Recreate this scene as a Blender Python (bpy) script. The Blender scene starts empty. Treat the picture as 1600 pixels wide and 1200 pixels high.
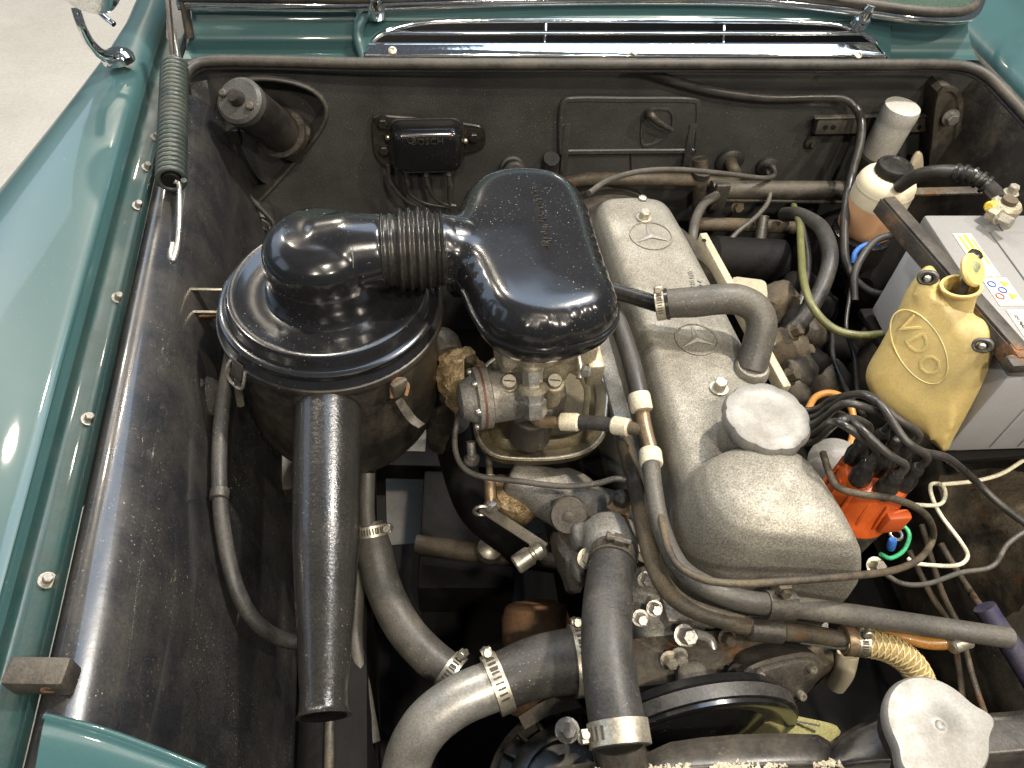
import bpy, bmesh, math, random
from math import sin, cos, pi, radians, sqrt
from mathutils import Vector, Matrix, noise
random.seed(7)
V = Vector
SC = bpy.context.scene
COL = SC.collection

# ------------------------------------------------------------------ camera
PITCH, YAW, ROLL, FPX = 50.0, 11.0, 5.0, 1202.0
CAM = V((0, 0, 1.5))
_p, _y, _r = map(radians, (PITCH, YAW, ROLL))
FW = V((sin(_y)*cos(_p), cos(_y)*cos(_p), -sin(_p)))
_R = V((cos(_y), -sin(_y), 0)); _U = _R.cross(FW)
RT = _R*cos(_r) + _U*sin(_r); UP = _U*cos(_r) - _R*sin(_r)
cd = bpy.data.cameras.new('camera'); cam = bpy.data.objects.new('camera', cd); COL.objects.link(cam)
cd.sensor_width = 36.0; cd.lens = FPX/1600*36; cd.clip_start = 0.02; cd.clip_end = 200
cam.matrix_world = Matrix(((RT.x, UP.x, -FW.x, CAM.x), (RT.y, UP.y, -FW.y, CAM.y), (RT.z, UP.z, -FW.z, CAM.z), (0, 0, 0, 1)))
SC.camera = cam

# ------------------------------------------------------------------ world and lamps
w = bpy.data.worlds.new('World'); SC.world = w; w.use_nodes = True
bg = w.node_tree.nodes['Background']; bg.inputs[0].default_value = (0.76, 0.86, 1.0, 1); bg.inputs[1].default_value = 0.12
SC.view_settings.view_transform = 'Standard'; SC.view_settings.look = 'None'
SC.view_settings.exposure = 0.22; SC.view_settings.gamma = 1.0
def area(name, loc, target, size, energy, col, sy=None):
    l = bpy.data.lights.new(name, 'AREA'); l.energy = energy; l.color = col
    l.shape = 'RECTANGLE' if sy else 'DISK'; l.size = size
    if sy: l.size_y = sy
    o = bpy.data.objects.new(name, l); COL.objects.link(o); o.location = loc
    o.rotation_euler = (V(target)-V(loc)).to_track_quat('-Z', 'Y').to_euler(); o['kind'] = 'helper'
    return o
WARM = (1.0, 0.89, 0.735); COOL = (0.60, 0.77, 1.0)
area('ceiling_lamp', (1.35, 1.25, 3.6), (0.35, .5, .8), .16, 112, WARM)
area('ceiling_lamp', (0.45, -1.0, 3.6), (0.35, .5, .8), .16, 50, WARM)
area('ceiling_lamp', (2.2, -.6, 3.6), (0.35, .5, .8), .16, 52, WARM)
area('ceiling_lamp', (-.6, -2.2, 3.6), (0.35, .5, .8), .16, 40, WARM)  # extra lamp added behind the camera for glints in the chrome grille
area('ceiling_lamp', (1.3, -2.5, 3.6), (0.35, .5, .8), .16, 40, WARM)  # another extra lamp, put in for the same chrome reflections
area('ceiling_lamp', (-.5, 2.6, 3.6), (0.35, .6, .8), .16, 34, WARM)
area('ceiling_lamp', (-1.6, 2.4, 3.6), (-.6, 2.0, 0), .16, 30, WARM)
area('ceiling_lamp', (-2.8, 3.6, 3.6), (-1.6, 3.0, 0), .16, 40, WARM)
area('ceiling_lamp', (-1.0, 4.5, 3.6), (0.3, 1.0, .8), .16, 44, WARM)
area('window_light', (-3.2, 3.0, 2.9), (-.1, .7, .8), 3.6, 34, COOL, 1.6)
area('skylight', (1.1, 1.9, 4.3), (.5, 1.2, .8), 3.6, 80, COOL, 1.7)
area('window_light', (-3.4, .2, 2.6), (0, .5, .7), 1.6, 9, COOL, 1.2)  # second cool area, added to give the snorkel its left highlight

# ------------------------------------------------------------------ surveying: picture point + one known coordinate -> place
def ray(u, v): return FW + RT*((u-800)/FPX) - UP*((v-600)/FPX)
def at(u, v, z): d = ray(u, v); return CAM + d*((z-CAM.z)/d.z)
def aty(u, v, y): d = ray(u, v); return CAM + d*((y-CAM.y)/d.y)
def atx(u, v, x): d = ray(u, v); return CAM + d*((x-CAM.x)/d.x)
def atp(u, v, p0, n): d = ray(u, v); return CAM + d*((V(p0)-CAM).dot(n)/d.dot(n))
def mm(px, p): return px*(V(p)-CAM).dot(FW)/FPX

# ------------------------------------------------------------------ materials
MATS = {}
def M(name, c1, c2=None, rough=.5, metal=0., scale=30., bump=0., bscale=None, speck=0., speck_col=(.55, .5, .42), rust=0., rust_col=(.16, .06, .02), rust_scale=25.,
      coat=0., rvar=.12, trans=0., ior=1.45, sss=0., dust=0., dust_col=(.20, .17, .12), dust_scale=9., alpha=1., spec=.5, grain=.3, gscale=420., coat_r=.05):
    m = bpy.data.materials.new(name); m.use_nodes = True; nt = m.node_tree; N = nt.nodes; L = nt.links
    b = N['Principled BSDF']
    tc = N.new('ShaderNodeTexCoord'); co = tc.outputs['Object']
    def noise_(s, det=5, rgh=.6):
        n = N.new('ShaderNodeTexNoise'); n.inputs['Scale'].default_value = s; n.inputs['Detail'].default_value = det; n.inputs['Roughness'].default_value = rgh
        L.new(co, n.inputs['Vector']); return n.outputs['Fac']
    def ramp(src, a, b_):
        r = N.new('ShaderNodeMapRange'); r.clamp = True
        r.inputs['From Min'].default_value = a; r.inputs['From Max'].default_value = b_; L.new(src, r.inputs['Value']); return r.outputs['Result']
    def mix(f, a, b_):
        x = N.new('ShaderNodeMix'); x.data_type = 'RGBA'
        if isinstance(f, float): x.inputs[0].default_value = f
        else: L.new(f, x.inputs[0])
        for k, s in ((6, a), (7, b_)):
            if isinstance(s, tuple): x.inputs[k].default_value = (*s, 1)
            else: L.new(s, x.inputs[k])
        return x.outputs[2]
    def mul(a, b_, op='MULTIPLY'):
        x = N.new('ShaderNodeMath'); x.operation = op; x.use_clamp = False
        for k, s in ((0, a), (1, b_)):
            if isinstance(s, (float, int)): x.inputs[k].default_value = s
            else: L.new(s, x.inputs[k])
        return x.outputs[0]
    c2 = c2 or tuple(x*.75 for x in c1)
    big = noise_(scale); col = mix(ramp(big, .3, .7), c1, c2)
    fine = noise_(scale*7, 4)
    rg = mul(mul(mul(big, -.5, 'ADD'), rvar*2), rough, 'ADD')
    rg = mul(mul(mul(fine, -.5, 'ADD'), rvar), rg, 'ADD')
    met = metal
    if dust > 0:
        f = mul(ramp(noise_(dust_scale, 7, .7), .42, .68), dust); col = mix(f, col, dust_col); rg = mul(rg, mul(f, .5), 'ADD')
        if metal > 0: met = mul(metal, mul(1.0, f, 'SUBTRACT'))
    if rust > 0:
        f = ramp(noise_(rust_scale, 8, .7), .72-rust*.35, .78-rust*.3); col = mix(f, col, mix(ramp(noise_(rust_scale*6), .3, .7), rust_col, tuple(x*.45 for x in rust_col))); rg = mul(rg, mul(f, .4), 'ADD')
        if metal > 0: met = mul(met, mul(1.0, f, 'SUBTRACT'))
    if speck > 0:
        f = mul(ramp(noise_(420, 2), .69, .73), ramp(noise_(11), .46, .66)); f = mul(f, speck); col = mix(f, col, speck_col)
    if grain > 0:   # fine tooth of the surface, value only
        gn = ramp(noise_(gscale, 3, .7), .3, .7); gv = mul(mul(mul(gn, -.5, 'ADD'), grain*2), 1.0, 'ADD')
        hs = N.new('ShaderNodeHueSaturation'); L.new(gv, hs.inputs['Value']); L.new(col, hs.inputs['Color']); col = hs.outputs[0]
    L.new(col, b.inputs['Base Color']); L.new(rg, b.inputs['Roughness'])
    if isinstance(met, float): b.inputs['Metallic'].default_value = met
    else: L.new(met, b.inputs['Metallic'])
    if bump > 0:
        bn = N.new('ShaderNodeBump'); bn.inputs['Strength'].default_value = 1.0; bn.inputs['Distance'].default_value = bump
        L.new(noise_(bscale or scale*6, 5), bn.inputs['Height']); L.new(bn.outputs[0], b.inputs['Normal'])
    b.inputs['Coat Weight'].default_value = coat; b.inputs['Coat Roughness'].default_value = coat_r
    b.inputs['IOR'].default_value = ior; b.inputs['Transmission Weight'].default_value = trans
    b.inputs['Specular IOR Level'].default_value = spec
    if sss: b.inputs['Subsurface Weight'].default_value = sss; b.inputs['Subsurface Radius'].default_value = (.02, .012, .006); b.inputs['Subsurface Scale'].default_value = .5
    if alpha < 1: b.inputs['Alpha'].default_value = alpha
    MATS[name] = m; return m
M('spring_grey', (.05, .062, .056), (.035, .05, .045), .40, metal=.3, scale=30, dust=.4, dust_col=(.09, .085, .07), dust_scale=20)
M('concrete', (.46, .44, .40), (.38, .365, .33), .5, scale=1.2, bump=.001, bscale=40, dust=.45, dust_col=(.29, .275, .24), dust_scale=4, grain=.10, gscale=90)
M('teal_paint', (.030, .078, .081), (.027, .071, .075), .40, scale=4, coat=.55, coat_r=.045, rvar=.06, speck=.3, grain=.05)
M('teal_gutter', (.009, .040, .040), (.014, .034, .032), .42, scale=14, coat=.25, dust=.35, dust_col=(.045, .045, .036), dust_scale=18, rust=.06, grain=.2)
M('black_wing', (.011, .011, .012), (.018, .018, .018), .30, scale=9, dust=.36, dust_col=(.064, .061, .055), dust_scale=8, speck=.7, bump=.0005, bscale=60, rvar=.22, grain=.45)
M('black_roll', (.014, .015, .018), (.020, .020, .022), .27, scale=10, coat=.6, speck=.5, dust=.15, dust_scale=8, bump=.0002, bscale=60, rvar=.1)  # blue-tinted base puts the shoulder's cool sheen into the colour
M('firewall_black', (.034, .034, .033), (.054, .053, .051), .36, scale=7, dust=.36, dust_col=(.10, .097, .09), dust_scale=5, speck=1., bump=.0006, bscale=55, rvar=.2, grain=.45)
M('rubber_seal', (.020, .019, .018), (.035, .033, .030), .50, scale=30, bump=.0005, dust=.3, dust_scale=14)
M('gloss_black', (.008, .008, .009), (.011, .011, .012), .21, scale=18, coat=.45, coat_r=.09, speck=.8, speck_col=(.4, .38, .33), bump=.00012, bscale=60, rvar=.04, grain=.3)
M('satin_black', (.014, .013, .013), (.02, .018, .016), .32, scale=25, speck=.5, bump=.0004, bscale=70, dust=.25, dust_scale=10, rust=.03)
M('snorkel_black', (.022, .021, .020), (.032, .030, .027), .24, metal=.35, scale=22, coat=.3, bump=.0004, bscale=260, speck=.6, rust=.14, rust_col=(.20, .09, .05), rust_scale=18)
M('cast_alloy', (.31, .295, .255), (.21, .20, .17), .52, metal=.7, scale=14, bump=.0003, bscale=800, dust=.7, dust_col=(.115, .102, .08), dust_scale=8, speck=1., speck_col=(.04, .036, .03), rvar=.14, grain=.5, gscale=560)
M('cast_grey', (.32, .31, .285), (.22, .21, .185), .46, metal=.6, scale=40, bump=.0006, bscale=400, dust=.6, dust_col=(.12, .10, .07), dust_scale=24, grain=.4)
M('carb_metal', (.46, .42, .33), (.33, .29, .20), .40, metal=.65, scale=45, bump=.0004, bscale=400, dust=.55, dust_col=(.19, .15, .08), dust_scale=36, grain=.45)
M('cap_alloy', (.25, .245, .23), (.205, .20, .185), .5, metal=.5, scale=30, bump=.00004, bscale=700, dust=.45, dust_col=(.17, .155, .13), dust_scale=20, grain=.16)
M('dark_metal', (.045, .042, .038), (.07, .064, .055), .45, metal=.5, scale=40, dust=.6, dust_col=(.11, .09, .06), dust_scale=18, rust=.15, rust_col=(.10, .05, .025), bump=.0006)
M('grime_metal', (.07, .06, .045), (.035, .03, .024), .55, metal=.3, scale=30, dust=.7, dust_col=(.14, .105, .06), dust_scale=16, rust=.4, rust_col=(.12, .055, .022), bump=.0014, bscale=120)
M('black_void', (.004, .004, .004), (.007, .006, .006), .7, scale=12, dust=.2, dust_col=(.020, .017, .013), dust_scale=7, bump=.002, bscale=40, spec=.2)  # near-black base keeps the bay's deep shade in the colour
M('rust', (.20, .10, .045), (.11, .05, .025), .8, scale=30, bump=.0014, bscale=130, dust=.4, dust_col=(.26, .18, .09), dust_scale=30)
M('steel', (.56, .54, .50), (.42, .40, .36), .30, metal=.9, scale=60, bump=.0003, dust=.25, dust_scale=50)
M('zinc', (.55, .52, .44), (.40, .37, .30), .36, metal=.85, scale=50, dust=.3, dust_col=(.25, .2, .12), dust_scale=45)
M('chrome', (.82, .82, .80), (.76, .76, .74), .07, metal=1., scale=30, rvar=.06, bump=.0002, bscale=60, rust=.06, rust_col=(.2, .1, .04), rust_scale=60)
M('rubber', (.020, .020, .020), (.036, .034, .032), .42, scale=30, bump=.0003, bscale=260, dust=.4, dust_col=(.085, .077, .064), dust_scale=14, speck=.5, grain=.4)
M('rubber_grey', (.070, .066, .058), (.045, .042, .037), .44, scale=28, bump=.0003, bscale=240, dust=.45, dust_col=(.13, .115, .088), dust_scale=12, speck=.5, grain=.35)
M('rubber_black', (.012, .012, .012), (.018, .017, .016), .26, scale=30, bump=.0002, bscale=200, dust=.12, dust_scale=20)
M('lead_black', (.02, .019, .018), (.035, .032, .03), .3, scale=30, dust=.35, dust_col=(.09, .08, .065), dust_scale=25)
M('orange_plastic', (.60, .11, .02), (.50, .085, .016), .34, scale=30, rvar=.08, dust=.25, dust_col=(.30, .10, .04), dust_scale=30, grain=.1)
M('yellow_tank', (.58, .46, .20), (.44, .34, .13), .36, scale=10, sss=.5, dust=.55, dust_col=(.29, .23, .10), dust_scale=9, bump=.0006, bscale=30, speck=.6, speck_col=(.12, .09, .04), grain=.12)
M('battery_grey', (.38, .385, .40), (.35, .352, .365), .42, scale=20, rvar=.08, dust=.2, dust_col=(.26, .25, .235), dust_scale=12, bump=.0001, grain=.06)  # case lightened and tinted blue for the cool light on its side
M('battery_lid', (.215, .213, .21), (.195, .193, .19), .42, scale=20, rvar=.08, dust=.25, dust_col=(.17, .158, .14), dust_scale=12, bump=.0001, grain=.08)  # same battery plastic, darkened to offset the strong lamp on top
M('label_white', (.52, .51, .44), (.46, .45, .39), .38, scale=60, rvar=.05)
M('print_black', (.02, .02, .02), (.03, .03, .03), .5)
M('print_yellow', (.70, .50, .05), (.62, .44, .05), .4)
M('print_blue', (.04, .10, .42), (.04, .09, .36), .4)
M('print_red', (.6, .08, .05), (.5, .07, .05), .4)
M('rusty_bar', (.022, .020, .018), (.035, .03, .026), .5, scale=30, rust=.46, rust_col=(.28, .12, .035), rust_scale=9, bump=.0008, bscale=160, dust=.3)
M('rusty_tray', (.06, .05, .035), (.10, .075, .045), .7, scale=20, rust=.75, rust_col=(.30, .13, .035), rust_scale=13, bump=.002, bscale=90)
M('fluid_amber', (.70, .42, .235), (.64, .37, .20), .36, scale=12, sss=.35, rvar=.05, dust=.2, dust_col=(.68, .5, .32), dust_scale=14, grain=.06)
M('white_plastic', (.74, .67, .50), (.66, .59, .43), .40, scale=20, sss=.25, dust=.3, dust_col=(.5, .42, .28), dust_scale=14, grain=.06)
M('grey_plastic', (.42, .41, .385), (.34, .33, .305), .42, scale=25, dust=.4, dust_col=(.28, .255, .2), dust_scale=16)
M('cream_paint', (.38, .34, .25), (.30, .265, .19), .5, scale=25, dust=.5, dust_col=(.17, .14, .09), dust_scale=14)
M('ferrule_white', (.62, .57, .44), (.52, .47, .35), .5, scale=60, speck=.8, speck_col=(.12, .1, .07), dust=.3)
M('copper_pipe', (.30, .22, .14), (.20, .14, .085), .4, metal=.7, scale=50, dust=.4, dust_col=(.2, .16, .1), dust_scale=30)
M('pale_pipe', (.46, .45, .42), (.38, .37, .34), .34, metal=.7, scale=25, dust=.3, dust_col=(.25, .22, .17), speck=1., speck_col=(.05, .04, .03))
M('clear_braid', (.34, .25, .11), (.26, .18, .07), .3, scale=50, sss=.2, coat=.4)
M('braid_thread', (.55, .45, .24), (.45, .36, .18), .5)
M('amber_hose', (.36, .17, .04), (.28, .13, .03), .3, scale=30, coat=.3)
M('fan_yellow', (.50, .46, .20), (.44, .40, .16), .45, scale=18, dust=.3, dust_col=(.2, .17, .07), dust_scale=14, speck=.5, speck_col=(.04, .04, .03))
M('brass_tray', (.095, .078, .045), (.055, .047, .032), .40, metal=.55, scale=30, dust=.6, dust_col=(.13, .10, .045), dust_scale=18, bump=.0004)
M('gasket_red', (.13, .045, .03), (.10, .035, .025), .6)
M('white_wire', (.66, .62, .48), (.58, .54, .40), .4)
M('green_wire', (.05, .36, .16), (.04, .28, .12), .4)
M('blue_plastic', (.04, .16, .52), (.04, .13, .42), .4)
M('blue_faded', (.016, .016, .055), (.035, .032, .055), .5, scale=40, dust=.8, dust_col=(.045, .035, .035), dust_scale=26)
M('yellow_green', (.15, .15, .055), (.10, .10, .045), .4)
M('glass_green', (.10, .16, .13), (.09, .14, .11), .1, trans=.4)
M('foil', (.42, .32, .18), (.20, .135, .065), .45, metal=.45, scale=90, bump=.003, bscale=160, rust=.2, rust_col=(.16, .085, .04), grain=.5)  # lighter tan base carries the golden light on the exhaust wrap
M('dipstick_green', (.28, .30, .19), (.22, .24, .15), .35)

# ------------------------------------------------------------------ mesh helpers
def fin(bm, sharp=40):
    bmesh.ops.recalc_face_normals(bm, faces=bm.faces)
    me = bpy.data.meshes.new('m'); bm.to_mesh(me); bm.free()
    for p in me.polygons: p.use_smooth = True
    me.set_sharp_from_angle(angle=radians(sharp))
    return me
def obj(name, me, mat, parent=None):
    o = bpy.data.objects.new(name, me); me.name = name; COL.objects.link(o)
    if mat:
        me.materials.clear(); me.materials.append(MATS[mat])
    if parent:
        o.parent = parent
        if parent.type == 'EMPTY': o.matrix_parent_inverse = Matrix.Translation(-parent.location)   # mesh parents sit at the origin
    return o
def thing(name, label, cat, loc=(0, 0, 0), group=None):
    o = bpy.data.objects.new(name, None); COL.objects.link(o); o.location = loc; o.empty_display_size = .02
    o['label'] = label; o['category'] = cat
    if group: o['group'] = group
    return o
def tag(o, label, cat, group=None):
    o['label'] = label; o['category'] = cat
    if group: o['group'] = group
    return o
def struct(o): o['kind'] = 'structure'; return o
def catmull(pts, n=6, closed=False):
    P = [V(p) for p in pts]; out = []; k = len(P)
    segs = k if closed else k-1
    for i in range(segs):
        if closed: a, b, c, d = P[(i-1) % k], P[i], P[(i+1) % k], P[(i+2) % k]
        else:
            b, c = P[i], P[i+1]; a = P[i-1] if i > 0 else b*2-c; d = P[i+2] if i+2 < k else c*2-b
        for j in range(n):
            t = j/n
            out.append(.5*((2*b)+(c-a)*t+(2*a-5*b+4*c-d)*t*t+(3*b-a-3*c+d)*t**3))
    if not closed: out.append(P[-1].copy())
    return out
def interp(vals, n):
    out = []
    for i in range(len(vals)-1):
        for j in range(n): t = j/n; out.append(vals[i]*(1-t)+vals[i+1]*t)
    out.append(vals[-1]); return out
def frames(P, closed=False):
    T = []
    for i in range(len(P)):
        a = P[i-1] if i > 0 else (P[-1] if closed else P[0]); b = P[(i+1) % len(P)] if (closed or i+1 < len(P)) else P[-1]
        d = (b-a); T.append(d.normalized() if d.length > 1e-9 else (T[-1] if T else V((0, 0, 1))))
    u = T[0].orthogonal().normalized(); fr = []
    for t in T:
        u = (u-t*u.dot(t)); u = u.normalized() if u.length > 1e-6 else t.orthogonal().normalized()
        fr.append((u, t.cross(u)))
    return fr
def rings(bm, loops, closed_u=True, cap0=True, cap1=True, wrap=False):
    R_ = [[bm.verts.new(p) for p in l] for l in loops]; n = len(R_[0])
    last = len(R_) if wrap else len(R_)-1
    for i in range(last):
        A, B = R_[i], R_[(i+1) % len(R_)]
        for j in range(n if closed_u else n-1):
            k = (j+1) % n
            bm.faces.new((A[j], A[k], B[k], B[j]))
    if not wrap and closed_u:
        if cap0: bm.faces.new(list(reversed(R_[0])))
        if cap1: bm.faces.new(R_[-1])
    return R_
def tube_bm(pts, r, n=12, seg=6, closed=False, bm=None, caps=True):
    bm = bm or bmesh.new()
    P = catmull(pts, seg, closed) if seg > 1 else [V(p) for p in pts]
    if isinstance(r, (list, tuple)): rr = interp(list(r), seg) if seg > 1 else list(r)
    else: rr = [r]*len(P)
    fr = frames(P, closed)
    loops = [[p+(a*cos(2*pi*k/n)+b*sin(2*pi*k/n))*rr[i] for k in range(n)] for i, (p, (a, b)) in enumerate(zip(P, fr))]
    rings(bm, loops, True, caps, caps, closed); return bm
def tube(pts, r, n=12, seg=6, closed=False): return fin(tube_bm(pts, r, n, seg, closed), 50)
def basis(axis):
    a = V(axis).normalized(); u = (V((1, 0, 0)) if abs(a.x) < .8 else V((0, 1, 0))); u = (u-a*u.dot(a)).normalized(); return u, a.cross(u), a
def lathe_bm(prof, org, axis=(0, 0, 1), n=40, bm=None, wob=None, cap=True):
    bm = bm or bmesh.new(); u, v_, a = basis(axis); org = V(org); loops = []
    for r, h in prof:
        l = []
        for k in range(n):
            th = 2*pi*k/n; rr = r*(wob(th, h) if wob else 1)
            l.append(org+a*h+(u*cos(th)+v_*sin(th))*rr)
        loops.append(l)
    rings(bm, loops, True, cap, cap); return bm
def lathe(prof, org, axis=(0, 0, 1), n=40, wob=None, sharp=35, cap=True): return fin(lathe_bm(prof, org, axis, n, None, wob, cap), sharp)
def box_bm(c, s, rot=None, bev=.002, bm=None, seg=2):
    t = bmesh.new(); bmesh.ops.create_cube(t, size=1)
    bmesh.ops.scale(t, vec=V(s), verts=t.verts)
    if bev > 0: bmesh.ops.bevel(t, geom=t.edges[:], offset=min(bev, min(s)*.45), segments=seg, affect='EDGES', profile=.5)
    m = Matrix.Translation(V(c)) @ (rot.to_4x4() if rot else Matrix())
    bmesh.ops.transform(t, matrix=m, verts=t.verts)
    if bm is None: return t
    tmp = bpy.data.meshes.new('t'); t.to_mesh(tmp); t.free(); bm.from_mesh(tmp); bpy.data.meshes.remove(tmp); return bm
def box(c, s, rot=None, bev=.002): return fin(box_bm(c, s, rot, bev), 35)
def rotm(x_axis, z_axis=None):
    """3x3 with columns x,y,z; x along x_axis, z as near z_axis as can be"""
    x = V(x_axis).normalized(); z = V(z_axis) if z_axis is not None else V((0, 0, 1))
    z = (z-x*z.dot(x)).normalized(); y = z.cross(x)
    return Matrix((x, y, z)).transposed()
def bar_bm(a, b, wd, th, zaxis=None, bev=.001, bm=None):
    a, b = V(a), V(b); return box_bm((a+b)/2, ((b-a).length, wd, th), rotm(b-a, zaxis), bev, bm)
def bar(a, b, wd, th, zaxis=None, bev=.001): return fin(bar_bm(a, b, wd, th, zaxis, bev), 35)
def resample(pts, n, closed=True):
    P = [V(p) for p in pts]; 
    if closed: P = P+[P[0]]
    d = [0]
    for i in range(1, len(P)): d.append(d[-1]+(P[i]-P[i-1]).length)
    out = []; m = n if closed else n-1; j = 0
    for k in range(n):
        t = d[-1]*k/m
        while j < len(d)-2 and d[j+1] < t: j += 1
        s = (t-d[j])/max(d[j+1]-d[j], 1e-9); out.append(P[j].lerp(P[j+1], s))
    return out
def smooth_outline(pts, n=96): return resample(catmull(pts, 8, True), n, True)
def inflate_bm(outline, prof, nrm=(0, 0, 1), bm=None, cap0=True, cap1=True):
    """outline: closed loop in a plane; prof: (inset, height) steps along nrm"""
    bm = bm or bmesh.new(); nrm = V(nrm).normalized(); k = len(outline)
    area_ = sum(((outline[i]-outline[0]).cross(outline[(i+1) % k]-outline[0])).dot(nrm) for i in range(k))
    s = 1 if area_ > 0 else -1
    T = [(outline[(i+1) % k]-outline[i-1]).normalized() for i in range(k)]
    I = [nrm.cross(t)*s for t in T]
    rings(bm, [[outline[i]+I[i]*ins+nrm*h for i in range(k)] for ins, h in prof], True, cap0, cap1); return bm
def inflate(outline, prof, nrm=(0, 0, 1), sharp=40): return fin(inflate_bm(outline, prof, nrm), sharp)
def rrect(c, ux, uy, w_, h_, r, n=6):
    c, ux, uy = V(c), V(ux).normalized(), V(uy).normalized(); out = []
    for sx, sy, a0 in ((1, 1, 0), (-1, 1, pi/2), (-1, -1, pi), (1, -1, 1.5*pi)):
        for i in range(n+1):
            a = a0+pi/2*i/n; out.append(c+ux*(sx*(w_/2-r)+r*cos(a))+uy*(sy*(h_/2-r)+r*sin(a)))
    return out
def sheet_bm(rows, sub=(4, 4), bm=None):
    """rows of points -> smooth surface"""
    R1 = [catmull(r, sub[0]) if sub[0] > 1 else [V(p) for p in r] for r in rows]
    cols = [catmull([R1[i][j] for i in range(len(R1))], sub[1]) if sub[1] > 1 else [R1[i][j] for i in range(len(R1))] for j in range(len(R1[0]))]
    bm = bm or bmesh.new(); rings(bm, cols, False, False, False); return bm
def sheet(rows, sub=(4, 4), th=.0, sharp=60):
    bm = sheet_bm(rows, sub)
    if th: bmesh.ops.recalc_face_normals(bm, faces=bm.faces); bmesh.ops.solidify(bm, geom=bm.faces[:], thickness=th)
    return fin(bm, sharp)
def dome_bm(outline, prof, bm=None, c=None):
    bm = bm or bmesh.new(); c = c or sum(outline, V())/len(outline)
    rings(bm, [[V((c.x+(p.x-c.x)*s_, c.y+(p.y-c.y)*s_, h)) for p in outline] for s_, h in prof]); return bm
def poly_prism(pts, nrm, th, bev=0.):
    bm = bmesh.new(); nrm = V(nrm).normalized(); vs = [bm.verts.new(V(p)) for p in pts]; f = bm.faces.new(vs)
    r = bmesh.ops.extrude_face_region(bm, geom=[f]); bmesh.ops.translate(bm, vec=nrm*th, verts=[g for g in r['geom'] if isinstance(g, bmesh.types.BMVert)])
    if bev: bmesh.ops.recalc_face_normals(bm, faces=bm.faces); bmesh.ops.bevel(bm, geom=bm.edges[:], offset=bev, segments=2, affect='EDGES')
    return fin(bm, 35)
def fuse(bm, voxel=.003, it=6, sharp=60):
    me = bpy.data.meshes.new('t'); bmesh.ops.recalc_face_normals(bm, faces=bm.faces); bm.to_mesh(me); bm.free()
    o = bpy.data.objects.new('t', me); COL.objects.link(o)
    r = o.modifiers.new('r', 'REMESH'); r.mode = 'VOXEL'; r.voxel_size = voxel
    s = o.modifiers.new('s', 'SMOOTH'); s.factor = .5; s.iterations = it
    dg = bpy.context.evaluated_depsgraph_get(); dg.update(); out = bpy.data.meshes.new_from_object(o.evaluated_get(dg))
    bpy.data.objects.remove(o); bpy.data.meshes.remove(me)
    for p in out.polygons: p.use_smooth = True
    return out
def text_me(s, size, org, ux, nrm, ext=.0006, align='CENTER', space=1.0):
    cu = bpy.data.curves.new('t', 'FONT'); cu.body = s; cu.size = size; cu.extrude = ext; cu.align_x = align; cu.align_y = 'CENTER'; cu.resolution_u = 2; cu.space_character = space
    o = bpy.data.objects.new('t', cu); COL.objects.link(o)
    dg = bpy.context.evaluated_depsgraph_get(); dg.update(); me = bpy.data.meshes.new_from_object(o.evaluated_get(dg))
    bpy.data.objects.remove(o); bpy.data.curves.remove(cu)
    m = rotm(ux, nrm).to_4x4(); m.translation = V(org); me.transform(m); return me
def hexbolt_bm(pos, axis, r, h, wr=None, slot=False, bm=None):
    bm = bm or bmesh.new(); wr = wr or r*1.45
    lathe_bm([(wr, 0), (wr, r*.22), (r*1.05, r*.26)], pos, axis, 20, bm)
    lathe_bm([(r, r*.24), (r, h*.9), (r*.86, h)], pos, axis, 6 if not slot else 16, bm); return bm
def bolt(name, pos, axis, r, h, mat, parent, wr=None, slot=False): return obj(name, fin(hexbolt_bm(pos, axis, r, h, wr, slot), 30), mat, parent)
def clamp(pos, axis, r, wd, parent, side=(0, 0, 1), mat='zinc', name='hose_clamp'):
    a = V(axis).normalized(); s = V(side); s = (s-a*s.dot(a)).normalized(); t = a.cross(s)
    bm = lathe_bm([(r, -wd/2), (r*1.06, -wd/2), (r*1.06, wd/2), (r, wd/2)], pos, axis, 36)
    c = obj(name, fin(bm, 35), mat, parent)
    cw = wd; wd = min(wd, .0115); q = V(pos)+s*(r*1.06+wd*.28)
    bm = box_bm(q, (wd*1.0, wd*.95, wd*.55), rotm(a, s), .0008); bm = tube_bm([q-t*wd*1.0, q+t*wd*.9], wd*.30, 10, 1, bm=bm)
    bm = lathe_bm([(wd*.42, 0), (wd*.42, wd*.3), (wd*.34, wd*.38)], q+t*wd*.85, t, 12, bm)
    obj('clamp_screw', fin(bm, 35), mat, c)
    wd = cw; bm = bmesh.new()
    for k in range(9):   # worm slots
        an = -.9+k*.22
        d = (-s*cos(an)+t*sin(an)); box_bm(V(pos)-d*r*1.07, (wd*.55, wd*.12, wd*.06), rotm(a, -d), 0, bm)
        d = (s*cos(an*.8+1.2)+t*sin(an*.8+1.2)); box_bm(V(pos)+d*r*1.07, (wd*.55, wd*.12, wd*.06), rotm(a, d), 0, bm)
    obj('clamp_slots', fin(bm), 'dark_metal', c)
    return c
def hose(name, label, pts, rpx=None, r=None, mat='rubber', cat='hose', n=12, seg=7, group=None):
    P = [at(*p) if isinstance(p, tuple) else p for p in pts]
    if r is None: r = [mm(rpx, p) for p in P] if not isinstance(rpx, (list, tuple)) else [mm(k, p) for k, p in zip(rpx, P)]
    if not isinstance(r, (list, tuple)): r = [r]*len(P)
    else:
        if not isinstance(rpx, (list, tuple)) and rpx is not None: r = [sum(r)/len(r)]*len(P)
    o = obj(name, tube(P, r, n, seg), mat); return tag(o, label, cat, group)

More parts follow.
